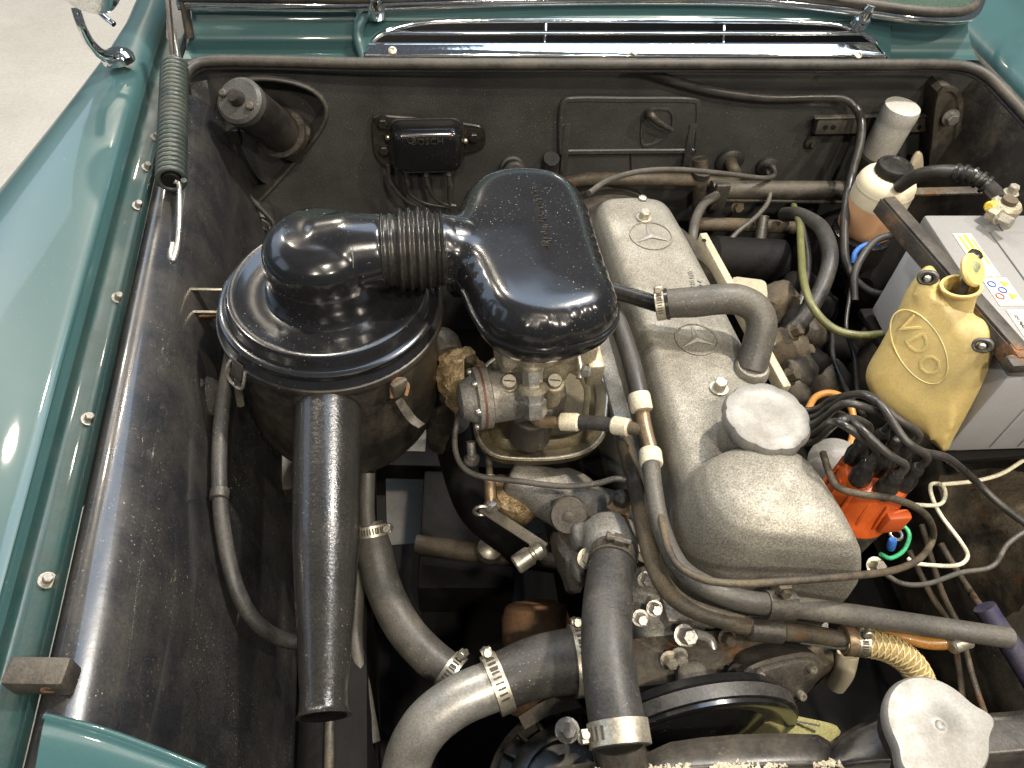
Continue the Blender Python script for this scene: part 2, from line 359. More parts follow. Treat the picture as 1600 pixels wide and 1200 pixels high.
# ================================================================== SETTING
bm = bmesh.new(); bmesh.ops.create_grid(bm, x_segments=2, y_segments=2, size=14); 
fl = struct(obj('floor', fin(bm), 'concrete'))

# ================================================================== CAR BODY
car = thing('car_body', 'dark teal car body around the open engine bay, with chrome cowl grille', 'car', (.33, .6, 0))
LIPX = lambda y: -.300-.036*max(0, min(1, (y-.2)/1.0))       # inner edge of the wing gutter
def wing_row(y):
    x = LIPX(y); k = 1.9-1.4*max(0, min(1, (y-.25)/1.0))
    return [V(p) for p in ((x-.23*k-.03, y, .25), (x-.225*k-.03, y, .60), (x-.215*k-.025, y, .76), (x-.185*k-.022, y, .845), (x-.14*k-.02, y, .892), (x-.085*k-.018, y, .908), (x-.046, y, .907), (x-.035, y, .900), (x-.031, y, .890))]
ys = [-.35, -.1, .1, .3, .5, .7, .9, 1.1, 1.3, 1.6]
obj('fender', sheet([wing_row(y) for y in ys], (4, 2)), 'teal_paint', car)
def gut_row(y):
    x = LIPX(y); return [V(p) for p in ((x-.031, y, .8905), (x-.029, y, .882), (x-.025, y, .879), (x-.010, y, .878), (x-.004, y, .881), (x, y, .887), (x+.0015, y, .887), (x+.0015, y, .875))]
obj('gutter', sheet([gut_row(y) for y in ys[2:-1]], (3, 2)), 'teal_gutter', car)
def roll_row(y):
    x = LIPX(y); return [V(p) for p in ((x+.001, y, .872), (x+.010, y, .8795), (x+.024, y, .8795), (x+.042, y, .870), (x+.057, y, .850), (x+.069, y, .815), (x+.077, y, .765))]
obj('wing_shoulder', sheet([roll_row(y) for y in ys[2:-2]], (4, 2)), 'black_roll', car)
def in_row(y):
    x = LIPX(y); bow = .012*sin(3*y); return [V(p) for p in ((x+.0765, y, .768), (x+.083+bow*.4, y, .72), (x+.097+bow, y, .65), (x+.113+bow, y, .57), (x+.130, y, .49), (x+.132, y, .40), (x+.133, y, .26))]
obj('inner_wing', sheet([in_row(y) for y in ys[1:-2]], (4, 3)), 'black_wing', car)
for k, (u, v_) in enumerate(((66, 907), (131, 655), (177, 466), (208, 322), (222, 262), (236, 215))):
    p = at(u+8, v_, .880); b = bolt('fender_bolt', p, (.45, -.1, .9), .0042, .008, 'cast_grey', car, .0072)
# bonnet stop block bolted on the gutter edge
p = at(66, 1056, .893)
bs = obj('bonnet_stop', fin(box_bm(p, (.046, .022, .026), Matrix.Rotation(-.12, 3, 'Z'), .004), 35), 'dark_metal', car)
obj('bolt_hole', lathe([(.0055, 0), (.0055, .0012), (.0035, .0012), (.0035, -.004)], p+V((.008, -.0112, .002)), (0, -1, .0), 20), 'rust', bs)
# front panel, bottom left
fp = [[at(*q, .885) for q in ((72, 1118), (150, 1140), (230, 1168), (320, 1203))], [at(*q, .893) for q in ((64, 1150), (145, 1170), (230, 1196), (330, 1228))], [at(*q, .885) for q in ((40, 1290), (145, 1300), (240, 1310), (360, 1330))]]
obj('front_panel', sheet(fp, (4, 4), .0015), 'teal_paint', car)
edge = [at(*q, .884) for q in ((70, 1119), (150, 1139), (230, 1167), (320, 1203))]
obj('front_panel_edge', tube(edge, .003, 8), 'teal_paint', car)

# firewall -------------------------------------------------------------------------------------------------
FY = 1.15
def fw(u, v_, y=FY): return aty(u, v_, y)
x0, x1 = -.345, 1.02
# recess opening for the wiper motor (world x,z)
rec = smooth_outline([fw(*q) for q in ((338, 190), (352, 140), (395, 122), (450, 126), (492, 142), (510, 170), (498, 205), (455, 258), (412, 305), (388, 324), (370, 318), (352, 270))], 60)
bm = bmesh.new()
outer = [V((x0, FY, .30)), V((x1, FY, .30)), V((x1, FY, .86)), V((.95, FY, .898)), V((.6, FY, .908)), V((.2, FY, .91)), V((-.15, FY, .905)), V((-.29, FY, .895)), V((x0, FY, .86))]
ov = [bm.verts.new(p) for p in outer]; rv = [bm.verts.new(p) for p in rec]
es = [bm.edges.new((ov[i], ov[(i+1) % len(ov)])) for i in range(len(ov))]+[bm.edges.new((rv[i], rv[(i+1) % len(rv)])) for i in range(len(rv))]
bmesh.ops.triangle_fill(bm, use_beauty=True, use_dissolve=False, edges=es)
for f in [f for f in bm.faces if (f.calc_center_median()-sum(rec, V())/60).length < .03]: bm.faces.remove(f)
wallo = obj('firewall', fin(bm), 'firewall_black', car)
obj('recess', fin(inflate_bm(rec, [(-.004, -.002), (-.004, .003), (.0, .004), (.002, .0), (.004, -.05)], (0, -1, 0), cap0=False), 40), 'firewall_black', wallo)
obj('recess_lip', tube([p+V((0, -.004, 0)) for p in rec], .0035, 8, 1, True), 'rubber_seal', wallo)
# stamped motor mounting plate inside the recess
pl = smooth_outline([fw(*q, 1.175) for q in ((372, 205), (430, 215), (480, 200), (470, 235), (425, 285), (395, 265))], 40)
obj('mounting_plate', inflate(pl, [(0, 0), (0, .004), (.002, .006)], (0, -1, 0)), 'firewall_black', wallo)
# rubber bonnet seal round the cowl edge
seal = [at(268, 190, .895), at(283, 130, .905), at(300, 104, .912), at(335, 95, .914), at(450, 96, .914), at(570, 99, .914), at(800, 100, .914), at(1100, 100, .914), at(1300, 101, .912), at(1450, 100, .912), at(1510, 104, .910), at(1545, 120, .905), at(1575, 150, .895), at(1612, 190, .88)]
sl = obj('bonnet_seal', tube(seal, .0085, 10, 8), 'rubber_seal', car)
obj('seal_flange', tube([p+V((0, .004, -.012)) for p in seal], .004, 8, 8), 'firewall_black', sl)
# cowl: painted panels left and right of the grille, strip above it
def crow(us, v_, z): return [at(u, v_, z) for u in us]
cl = [crow((285, 360, 460, 566), 92, .905), crow((290, 360, 460, 566), 78, .908), crow((296, 365, 460, 563), 60, .926), crow((300, 365, 460, 560), 34, .94), crow((298, 365, 460, 560), 14, .955), crow((290, 365, 460, 560), -12, .965)]
obj('cowl_panel', sheet(cl, (3, 3)), 'teal_paint', car)
cr = [crow((1386, 1430, 1480, 1530), 94, .905), crow((1388, 1430, 1480, 1522), 82, .908), crow((1390, 1430, 1480, 1515), 60, .926), crow((1390, 1430, 1480, 1512), 34, .94), crow((1340, 1430, 1480, 1515), 14, .955), crow((1335, 1430, 1480, 1525), -12, .965)]
obj('cowl_panel', sheet(cr, (3, 3)), 'teal_paint', car)
ct = [crow((556, 650, 800, 1000, 1200, 1394), 33, .9465), crow((556, 650, 800, 1000, 1200, 1394), 26, .9515), crow((556, 650, 800, 1000, 1200, 1394), 12, .957), crow((556, 650, 800, 1000, 1200, 1394), -12, .966)]
obj('cowl_strip', sheet(ct, (2, 3)), 'teal_paint', car)
for c in ([(562, 96, .907), (562, 33, .945), (700, 33, .946), (632, 40, .943), (592, 56, .934), (573, 80, .922)], [(1392, 96, .907), (1392, 34, .945), (1255, 34, .946), (1318, 41, .943), (1358, 57, .934), (1380, 82, .922)]):
    bm = bmesh.new(); bm.faces.new([bm.verts.new(at(*q)) for q in c]); obj('grille_corner', fin(bm), 'teal_paint', car)
# raised shoulder between the left cowl recess and the grille
obj('cowl_rib', tube([at(568, 94, .908), at(560, 60, .93), at(562, 36, .948), at(575, 18, .957), at(590, -10, .966)], [.006, .009, .009, .008, .008], 10), 'teal_paint', car)
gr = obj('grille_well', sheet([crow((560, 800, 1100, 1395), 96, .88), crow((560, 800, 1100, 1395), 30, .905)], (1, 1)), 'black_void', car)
bez = [(572, 84, .917), (576, 74, .922), (594, 55, .934), (635, 40, .943), (700, 33.5, .947), (850, 32, .947), (1100, 33, .947), (1255, 35, .947), (1318, 41, .943), (1356, 57, .934), (1376, 76, .922), (1381, 86, .917)]
obj('grille_bezel', tube([at(*q) for q in bez], .0042, 8, 8), 'chrome', gr)
for v0, z, a, b in ((51, .937, 598, 1352),):
    obj('grille_slat', sheet([crow((a, 800, 1100, b), v0-3, z+.002), crow((a, 800, 1100, b), v0, z+.003), crow((a, 800, 1100, b), v0+4, z-.001)], (2, 3), .002), 'chrome', gr)
for u in (852, 1131):
    obj('grille_divider', bar(at(u-1, 66, .926), at(u+1, 33, .946), .004, .003), 'chrome', gr)
lb = [crow((569, 700, 900, 1100, 1300, 1386), 93, .909), crow((570, 700, 900, 1100, 1300, 1384), 88, .917), crow((573, 700, 900, 1100, 1300, 1380), 72, .926), crow((578, 700, 900, 1100, 1300, 1374), 67, .928), crow((578, 700, 900, 1100, 1300, 1374), 65, .922)]
obj('grille_sill', sheet(lb, (4, 3)), 'chrome', gr)
for u, v_ in ((613, 79), (992, 80), (1341, 86)):
    obj('grille_screw', lathe([(.0065, 0), (.006, .0015), (.0035, .002), (.0035, .0005), (.0008, .0005)], at(u, v_, .925), (0, -.55, .83), 16), 'zinc', gr)
# windscreen trim and glass
tr = [(278, 6), (330, 6), (450, 8), (560, 8), (800, 1), (1000, -1), (1200, 2), (1340, 16), (1430, 28), (1490, 30), (1520, 22), (1534, -6)]
obj('windscreen_trim', tube([at(u, v_, .972) for u, v_ in tr], .009, 10, 6), 'chrome', car)
obj('windscreen_rubber', tube([at(u, v_-12, .985) for u, v_ in tr], .008, 8, 6), 'rubber_seal', car)
wb = [at(u, v_-14, .986) for u, v_ in tr]
obj('windscreen', sheet([wb, [p+V((0, .12, .16)) for p in wb], [p+V((0, .26, .32)) for p in wb]], (2, 2)), 'glass_green', car)
# right side: fender top, inner wing
RX = lambda y: .995+.03*(y-.8)
def rw(y): return [V(p) for p in ((RX(y)+.0, y, .876), (RX(y)+.01, y, .90), (RX(y)+.05, y, .918), (RX(y)+.12, y, .92), (RX(y)+.25, y, .87), (RX(y)+.35, y, .6), (RX(y)+.38, y, .25))]
obj('fender', sheet([rw(y) for y in (-.3, .0, .4, .8, 1.0, 1.2, 1.6)], (4, 2)), 'teal_paint', car)
def ri(y): return [V(p) for p in ((RX(y)+.0, y, .874), (RX(y)-.012, y, .862), (RX(y)-.03, y, .80), (RX(y)-.05, y, .66), (RX(y)-.10, y, .52), (RX(y)-.16, y, .42), (RX(y)-.17, y, .26))]
obj('inner_wing', sheet([ri(y) for y in (-.3, .0, .4, .8, 1.0, 1.16)], (4, 2)), 'satin_black', car)
obj('wing_edge', tube([V((RX(y), y, .879)) for y in (.3, .6, .9, 1.1, 1.3)], .006, 8), 'rubber_seal', car)
obj('hinge_pocket', sheet([[V((-.40, 1.13, .86)), V((-.345, 1.15, .84)), V((-.28, 1.152, .86))], [V((-.40, 1.35, .90)), V((-.34, 1.35, .90)), V((-.25, 1.35, .91))], [V((-.40, 1.6, .94)), V((-.34, 1.6, .95)), V((-.25, 1.6, .95))]], (2, 2)), 'firewall_black', car)
obj('hinge_pocket', sheet([[V((.95, 1.152, .85)), V((1.02, 1.15, .84)), V((1.08, 1.13, .86))], [V((.95, 1.35, .91)), V((1.02, 1.35, .90)), V((1.08, 1.35, .90))], [V((.95, 1.6, .95)), V((1.02, 1.6, .95)), V((1.08, 1.6, .94))]], (2, 2)), 'firewall_black', car)
# access panel with lever on the firewall
ap = smooth_outline([fw(*q, FY-.004) for q in ((874, 240), (872, 190), (876, 160), (892, 150), (980, 150), (1080, 151), (1094, 160), (1094, 190), (1091, 232), (1080, 238), (985, 239), (890, 240))], 70)
ac = obj('access_cover', inflate(ap, [(0, 0), (0, .003), (.002, .005), (.008, .005), (.010, .003)], (0, -1, 0)), 'firewall_black', car)
dp = smooth_outline([fw(*q, FY-.0075) for q in ((1008, 172), (1048, 170), (1052, 200), (1035, 220), (1004, 228), (1000, 200))], 40)
obj('lever_dish', inflate(dp, [(0, 0), (.001, .003), (.004, .003), (.006, -.001)], (0, -1, 0)), 'firewall_black', ac)
obj('lever', tube([fw(1013, 177, FY-.012), fw(1018, 181, FY-.028), fw(1030, 192, FY-.03), fw(1050, 203, FY-.026)], [.008, .007, .0055, .0045], 10), 'dark_metal', ac)
for a, b in (((886, 192), (880, 268)), ((1083, 192), (1070, 262))):
    obj('guide_strip', bar(fw(*a, FY-.006), fw(*b, FY-.006), .012, .008, (0, -1, 0)), 'firewall_black', ac)
obj('panel_seam', tube([fw(985, 238, FY-.001), fw(986, 268, FY-.001)], .0015, 6, 1), 'rubber_black', ac)
# flat perforated bracket and pressed gusset at the right of the firewall
fb = obj('bracket_rail', bar(fw(1273, 196, 1.135), fw(1448, 192, 1.135), .028, .016, (0, -1, .25), .002), 'dark_metal', car)
obj('rail_flange', bar(fw(1272, 183, 1.130), fw(1449, 180, 1.130), .010, .003, None), 'steel', fb)
for u in (1290, 1302, 1412, 1436): obj('bracket_hole', lathe([(.004, 0), (.004, .0012)], fw(u, 199, 1.1262), (0, -1, .25), 14), 'black_void', fb)
obj('rail_foot', lathe([(.013, 0), (.013, .006), (.006, .008), (.006, .014)], fw(1268, 220, 1.148), (0, -1, 0), 20), 'dark_metal', fb)
go = smooth_outline([fw(*q, 1.10) for q in ((1447, 345), (1455, 250), (1463, 160), (1475, 138), (1492, 140), (1500, 165), (1492, 230), (1480, 345))], 60)
gs = obj('gusset', inflate(go, [(0, -.05), (0, 0), (-.004, .002), (-.003, .006), (.004, .006), (.008, .002)], (-.1, -1, .1)), 'dark_metal', car)
obj('gusset_bolt', fin(hexbolt_bm(fw(1485, 183, 1.09), (-.1, -1, .1), .010, .014), 30), 'steel', gs)
# strut wall by the bonnet spring
sw = [[V((-.342, y, z)) for z in (.89, .8, .65, .45)] for y in (.95, 1.15)]
obj('side_gusset', sheet([[at(296, 130, .885), at(305, 200, .83), at(330, 330, .74), at(345, 420, .68)], [at(322, 125, .875), at(335, 200, .82), at(370, 330, .70), at(400, 420, .62)]], (3, 3), .002), 'firewall_black', car)
# frame and cross members; black closing panels added to keep the bay dark
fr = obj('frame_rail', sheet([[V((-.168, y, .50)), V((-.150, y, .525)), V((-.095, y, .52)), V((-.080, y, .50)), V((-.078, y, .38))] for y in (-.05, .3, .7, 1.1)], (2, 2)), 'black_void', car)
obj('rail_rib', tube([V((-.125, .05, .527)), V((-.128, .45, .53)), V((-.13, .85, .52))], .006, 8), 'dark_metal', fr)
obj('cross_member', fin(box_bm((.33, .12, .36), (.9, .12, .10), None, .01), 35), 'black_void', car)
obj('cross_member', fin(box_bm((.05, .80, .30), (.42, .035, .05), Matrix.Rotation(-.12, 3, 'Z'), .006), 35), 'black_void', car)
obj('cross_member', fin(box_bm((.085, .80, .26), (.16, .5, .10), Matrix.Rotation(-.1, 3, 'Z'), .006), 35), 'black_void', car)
obj('shade_sheet', fin(box_bm((.36, .37, .20), (1.14, .66, .006), None, .001), 35), 'black_void', car)  # added black sheet, closes the bay floor so it stays dark
obj('shade_sheet', fin(box_bm((.62, .86, .20), (.75, .62, .006), None, .001), 35), 'black_void', car)  # rear half of the added dark floor closure
obj('gap_filler', fin(box_bm((-.17, .5, .24), (.20, 1.3, .006), None, .001), 35), 'black_void', car)  # added black panel, covers the bright floor showing through the gap
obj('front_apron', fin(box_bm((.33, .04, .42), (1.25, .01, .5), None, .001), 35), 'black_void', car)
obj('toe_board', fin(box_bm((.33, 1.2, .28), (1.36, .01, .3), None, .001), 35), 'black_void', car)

# ================================================================== MIRROR, WIPERS, SPRING
mp = at(184, 90, .925)
mi = thing('fender_mirror', 'round chrome mirror on a curved stalk standing on the teal fender', 'mirror', mp)
obj('foot', lathe([(.020, -.006), (.0205, .003), (.017, .008), (.010, .012)], mp, (-.12, 0, 1), 28, lambda t, h: 1+.12*cos(2*t)), 'chrome', mi)
obj('stalk', tube([mp+V((0, 0, .004)), at(160, 85, .945), at(140, 66, .965), at(127, 40, .99), at(118, 12, 1.01)], [.0085, .0075, .0065, .006, .006], 12), 'chrome', mi)
hp = at(128, -18, 1.05)
hd = obj('housing', lathe([(.036, 0), (.04, .004), (.041, .012), (.034, .03), (.02, .042), (.004, .047)], hp, (.2, .93, .25), 36), 'chrome', mi)
obj('mirror_glass', lathe([(.035, .0), (.035, -.002)], hp, (.2, .93, .25), 36), 'chrome', hd)
obj('brace', tube([at(140, 5, .99), at(165, 28, .975), at(178, 38, .97)], .004, 8), 'chrome', mi)
for nm, a, b, lab in (('windscreen_wiper', (588, 14, .968), (650, -30, 1.0), 'chrome wiper arm pivot left of the cowl grille'), ('windscreen_wiper', (1347, 30, .96), (1240, -22, 1.0), 'dark wiper arm with chrome pivot right of the cowl grille')):
    p = at(*a); t = thing(nm, lab, 'wiper', p, 'windscreen wipers')
    obj('pivot', lathe([(.014, -.01), (.014, .004), (.011, .008), (.008, .02), (.009, .022), (.006, .028)], p, (0, -.35, .94), 24), 'chrome', t)
    obj('arm', bar(p+V((0, 0, .016)), at(*b), .014, .006, None, .002), 'chrome' if a[0] < 900 else 'satin_black', t)
sp = thing('bonnet_spring', 'long coiled bonnet counterbalance spring hooked beside the left gutter', 'spring', at(266, 285, .85))
A, B = at(273, 104, .935), at(267, 283, .905); ax = (B-A); u, v2, a_ = basis(ax); n = 27; pts = []
rad = mm(18, (A+B)/2)
for k in range(n*14+1):
    t = k/(n*14); th = 2*pi*n*t; pts.append(A+ax*t+(u*cos(th)+v2*sin(th))*rad)
obj('coil', fin(tube_bm(pts, ax.length/n*.46, 7, 1), 80), 'spring_grey', sp)
obj('core', tube([A, B], rad*.7, 14, 1), 'black_void', sp)
obj('lower_hook', tube([B+V((.004, 0, 0)), at(280, 290, .90), at(281, 335, .89), at(277, 385, .875), at(271, 406, .872), at(267, 398, .874), at(270, 380, .878)], .0032, 8), 'steel', sp)
obj('hinge_link', bar(at(272, 108, .938), at(262, -8, 1.0), .013, .005, (1, 0, 0)), 'dark_metal', sp)
obj('hinge_link', bar(at(282, 105, .936), at(271, 45, .96), .012, .004, (1, -.3, 0)), 'steel', sp)
obj('hinge_link', bar(at(297, 60, .93), at(286, -8, .985), .016, .005, (1, -.5, 0)), 'dark_metal', sp)

# ================================================================== ON THE FIREWALL
p0, p1 = aty(378, 160, 1.05), aty(440, 208, 1.125); ax = (p1-p0).normalized(); L0 = (p1-p0).length
wm = thing('wiper_motor', 'black cylindrical wiper motor in the firewall recess', 'motor', p1)
r = mm(35, p0)
obj('motor_case', lathe([(r*.9, .0), (r, .004), (r, L0*.96), (r*.9, L0)], p0, ax, 40), 'satin_black', wm)
cp = obj('end_cap', lathe([(.001, -.012), (r*.9, -.012), (r*1.05, -.007), (r*1.06, .006), (r*.98, .008)], p0, ax, 40), 'firewall_black', wm)
obj('bearing_boss', lathe([(.001, -.028), (r*.26, -.027), (r*.32, -.02), (r*.36, -.012), (r*.6, -.0115)], p0, ax, 24), 'satin_black', cp)
u, v2, a_ = basis(ax)
for k in (0.6, 3.6): obj('cap_screw', lathe([(.006, -.013), (.006, -.016), (.004, -.018)], p0+(u*cos(k)+v2*sin(k))*r*.72, ax, 12), 'dark_metal', cp)
obj('gearbox', fin(box_bm(p1+V((.0, .012, -.012)), (.075, .04, .065), Matrix.Rotation(.5, 3, 'Y'), .012), 35), 'satin_black', wm)
obj('flange', lathe([(r*1.25, -.003), (r*1.25, .003)], p1, ax, 28), 'satin_black', wm)
obj('connector', fin(box_bm(aty(362, 212, 1.10), (.028, .02, .03), None, .004), 35), 'rubber_black', wm)
obj('cable', tube([aty(366, 220, 1.095), aty(368, 255, 1.09), aty(378, 290, 1.08), aty(402, 320, 1.07), aty(425, 345, 1.06), aty(430, 362, 1.05)], .0048, 10), 'lead_black', wm)
hp_ = aty(404, 366, 1.06)
hs = thing('hose_stub', 'small ribbed rubber stub with clamp behind the black elbow', 'hose', hp_)
obj('rubber_sleeve', lathe([(.02, .05), (.021, .03), (.024, .028), (.024, .02), (.02, .018), (.02, .0)], hp_, (.1, .9, .3), 24), 'rubber', hs); clamp(hp_+V((0, .008, 0)), (.1, .9, .3), .0205, .008, hs, (-1, 0, -.4))

rp = fw(666, 224, 1.125)
rg = thing('voltage_regulator', 'black box-shaped voltage regulator with three terminals, screwed to the firewall', 'regulator', rp)
bp = smooth_outline([fw(*q, FY-.004) for q in ((582, 215), (582, 188), (600, 178), (740, 192), (757, 205), (755, 228), (735, 236), (640, 250), (604, 258), (586, 240))], 60)
obj('base_plate', inflate(bp, [(0, 0), (0, .004), (.002, .006)], (0, -1, 0)), 'satin_black', rg)
W_, H_ = mm(112, rp), mm(84, rp)
ol = rrect(fw(666, 222, FY-.012), (1, 0, 0), (0, 0, 1), W_*1.06, H_*1.02, .018)
obj('rim', inflate(ol, [(0, 0), (0, .004), (.003, .006), (.006, .006)], (0, -1, 0)), 'satin_black', rg)
ol = rrect(fw(666, 222, FY-.017), (1, 0, 0), (0, 0, 1), W_*.98, H_*.95, .019)
cv = obj('cover', inflate(ol, [(0, 0), (0, .022), (.003, .030), (.008, .036), (.015, .038)], (0, -1, 0)), 'gloss_black', rg)
obj('lettering', text_me('BOSCH', .016, fw(668, 222, FY-.0555), (1, 0, 0), (0, -1, 0), .0007), 'satin_black', cv)
obj('maker_mark', tube([fw(642, 219, FY-.056)+V((cos(t)*.006, 0, sin(t)*.006)) for t in [2*pi*k/20 for k in range(20)]], .0008, 6, 1, True), 'satin_black', cv)
for u, v_ in ((598, 190), (600, 232)): bolt('mount_bolt', fw(u, v_, FY-.01), (0, -1, 0), .0085, .010, 'satin_black', rg, .012)
bolt('mount_bolt', fw(740, 212, FY-.01), (0, -1, 0), .0085, .010, 'satin_black', rg, .013)
for u, v_ in ((606, 214), (727, 219)): obj('cover_screw', lathe([(.0042, 0), (.0042, .004), (.002, .006)], fw(u, v_, FY-.018), (0, -1, 0), 14), 'zinc', rg)
for k, (u, v_) in enumerate(((634, 268), (666, 272), (701, 270))):
    q = fw(u, v_, FY-.03)
    te = obj('terminal', fin(box_bm(q, (.007, .006, .018), None, .001), 35), 'zinc', rg)
    obj('terminal_sleeve', tube([q+V((0, 0, -.004)), q+V((.002, -.002, -.026))], .0046, 10, 1), 'rubber', te)
for k, (pts, lab) in enumerate((([(606, 258), (610, 285), (630, 310), (650, 322)], 'thin wire dropping from the left foot of the voltage regulator'), ([(636, 282), (640, 302), (665, 318), (705, 324)], 'thin wire from the left terminal of the voltage regulator'), ([(668, 288), (676, 306), (692, 318), (712, 322)], 'thin wire from the middle terminal of the voltage regulator'), ([(702, 288), (702, 310), (704, 330)], 'short wire from the right terminal of the voltage regulator'))):
    tag(obj('regulator_wire', tube([fw(u, v_, FY-.035) for u, v_ in pts], .0036, 8), 'lead_black'), lab, 'wire', 'wires under the voltage regulator')

# pipes through the firewall
gm = thing('heater_pipe', 'brown heater pipe running along the foot of the firewall behind the engine', 'pipe', fw(1000, 285, 1.1))
obj('pipe', tube([fw(880, 286, 1.10), fw(920, 279, 1.10), fw(1000, 280, 1.09), (fw(1080, 281, 1.09)), fw(1130, 285, 1.09), fw(1148, 276, 1.10), fw(1142, 256, 1.13), fw(1140, 248, 1.15)], .0115, 14), 'grime_metal', gm)
obj('grommet', lathe([(.026, 0), (.026, .006), (.02, .012), (.012, .014)], fw(1140, 250, FY-.002), (0, -1, -.1), 28), 'rubber', gm)
tp = thing('vertical_pipe', 'short dark vertical pipe at the firewall beside the far end of the engine', 'pipe', fw(1095, 320, 1.09))
obj('pipe', tube([fw(1094, 248, 1.10), fw(1094, 300, 1.085), fw(1092, 330, 1.08)], .0135, 14), 'grime_metal', tp)
obj('collar', lathe([(.0145, 0), (.017, .001), (.017, .010), (.0145, .011)], fw(1094, 276, 1.09), (0, .1, 1), 20), 'dark_metal', tp)
tb = thing('column_tube', 'long horizontal dark tube along the lower firewall with a bracket', 'tube', fw(1230, 297, 1.08))
obj('tube', tube([fw(1110, 297, 1.07), fw(1330, 297, 1.07)], .0165, 16, 1), 'dark_metal', tb)
obj('rod', tube([fw(1110, 312, 1.06), fw(1330, 316, 1.06)], .004, 8, 1), 'dark_metal', tb)
obj('clip', fin(box_bm(fw(1125, 306, 1.055), (.026, .012, .05), None, .003), 35), 'dark_metal', tb)
bolt('clip_bolt', fw(1152, 322, 1.06), (0, -1, .2), .008, .012, 'grime_metal', tb)
lp = obj('lower_pipe', tube([fw(1080, 350, 1.03), fw(1180, 352, 1.03), fw(1240, 356, 1.03)], .012, 12), 'grime_metal'); tag(lp, 'brown grimy pipe lying behind the engine under the tube', 'pipe')
tag(obj('cable_grommet', lathe([(.020, 0), (.020, .006), (.013, .012), (.008, .013)], fw(1198, 258, FY-.002), (0, -1, -.1), 28), 'rubber'), 'round rubber cable grommet in the firewall above the tube', 'grommet')
tag(obj('hose_nipple', lathe([(.022, 0), (.022, .008), (.018, .010), (.018, .03), (.02, .034), (.016, .04)], fw(800, 262, FY-.002), (0, -1, .35), 24), 'rubber'), 'round black pipe nipple poking above the black intake housing', 'pipe')
tag(obj('fluted_nipple', lathe([(.014, 0), (.014, .03)], fw(858, 262, FY-.002), (0, -.4, .9), 20), 'rubber'), 'small black pipe stub left of the access cover', 'pipe')
def fwc(name, label, pts, r, mat='lead_black', cat='cable', group=None):
    return tag(obj(name, tube([aty(*p) for p in pts], r, 10), mat), label, cat, group)
fwc('firewall_cable', 'black cable along the firewall top that drops beside the fluid bottle', [(985, 106, 1.143), (1010, 112, 1.138), (1060, 128, 1.138), (1120, 143, 1.138), (1200, 153, 1.138), (1280, 152, 1.138), (1318, 154, 1.135), (1338, 170, 1.12), (1346, 195, 1.09), (1342, 230, 1.06), (1330, 275, 1.03), (1322, 320, .98), (1319, 370, .93), (1322, 410, .89), (1338, 440, .86), (1365, 458, .84), (1410, 464, .81)], .0075)
fwc('bowden_cable', 'thin grey cable from the firewall grommet arching over to the intake housing', [(1196, 258, 1.13), (1208, 262, 1.11), (1209, 274, 1.09), (1190, 278, 1.06), (1130, 271, 1.03), (1060, 265, .99), (1000, 268, .95), (950, 282, .90), (920, 302, .86)], .0042, 'rubber_grey')
fwc('bowden_cable', 'thin cable hanging from the firewall grommet down to the coil spring clip', [(1198, 262, 1.13), (1204, 285, 1.08), (1200, 315, 1.04), (1180, 340, 1.0), (1150, 365, .97), (1132, 392, .94), (1125, 420, .92)], .0042, 'rubber_grey')
fwc('breather_line', 'grey bent hose rising behind the cream rail at the engine rear', [(1120, 305, 1.04), (1100, 318, 1.02), (1088, 340, .98), (1083, 365, .94), (1080, 390, .92)], .008, 'rubber_grey', 'hose')
p = aty(1190, 345, 1.0)
ts = thing('tension_spring', 'small dark tension spring hanging behind the engine', 'spring', p)
obj('coil', lathe([(.008, 0), (.008, .055), (.0055, .06)], aty(1185, 392, .96), aty(1192, 345, 1.0)-aty(1185, 392, .96), 16, lambda t, h: 1), 'dark_metal', ts)
bm = bmesh.new(); A = aty(1185, 400, .955); B = aty(1192, 338, 1.01); u, v2, a_ = basis(B-A)
tube_bm([A+(B-A)*(k/120)+(u*cos(k*.8)+v2*sin(k*.8))*.009 for k in range(121)], .0022, 6, 1, bm=bm); obj('winding', fin(bm, 80), 'dark_metal', ts)

# ================================================================== FLUID BOTTLE, GREY CUP
q = aty(1356, 345, .97); up_ = (0, 0, 1)
rs = thing('fluid_bottle', 'translucent fluid bottle with amber fluid and black ribbed screw cap', 'bottle', q)
r = mm(43, q)
base = q+V((0, 0, -.018))
h = .115
obj('body', lathe([(r*.88, 0), (r*.98, .006), (r, .016), (r*1.0, .062)], base, up_, 40), 'fluid_amber', rs)
obj('shoulder', lathe([(r*1.0, .0622), (r, .088), (r*.97, .098), (r*.88, .106), (r*.74, .112), (r*.64, .114)], base, up_, 40), 'white_plastic', rs)
obj('seam', lathe([(r*1.0, .085), (r*1.012, .0872), (r*1.0, .0895)], base, up_, 40), 'white_plastic', rs)
cc = obj('screw_cap', lathe([(r*.52, .112), (r*.61, .113), (r*.61, .126), (r*.57, .130), (r*.45, .131), (r*.43, .1295)], base, up_, 96, lambda t, h_: 1+(.018 if h_ < .129 else 0)*cos(24*t)), 'rubber_black', rs)
obj('cradle', lathe([(r*.9, -.06), (r*1.05, -.055), (r*1.08, -.004), (r*.95, 0)], base, up_, 32), 'rubber_black', rs)
q = aty(1376, 232, 1.085); r = mm(26.5, q)
gc = thing('grey_cup', 'grey plastic cup-shaped reservoir with domed lid standing behind the fluid bottle', 'reservoir', q)
obj('cup', lathe([(r*.90, -.012), (r*.95, -.008), (r*1.0, .05), (r*1.0, .058), (r*1.03, .060), (r*1.03, .075), (r*.98, .082), (r*.5, .084)], q, (.02, -.03, 1), 36), 'grey_plastic', gc)
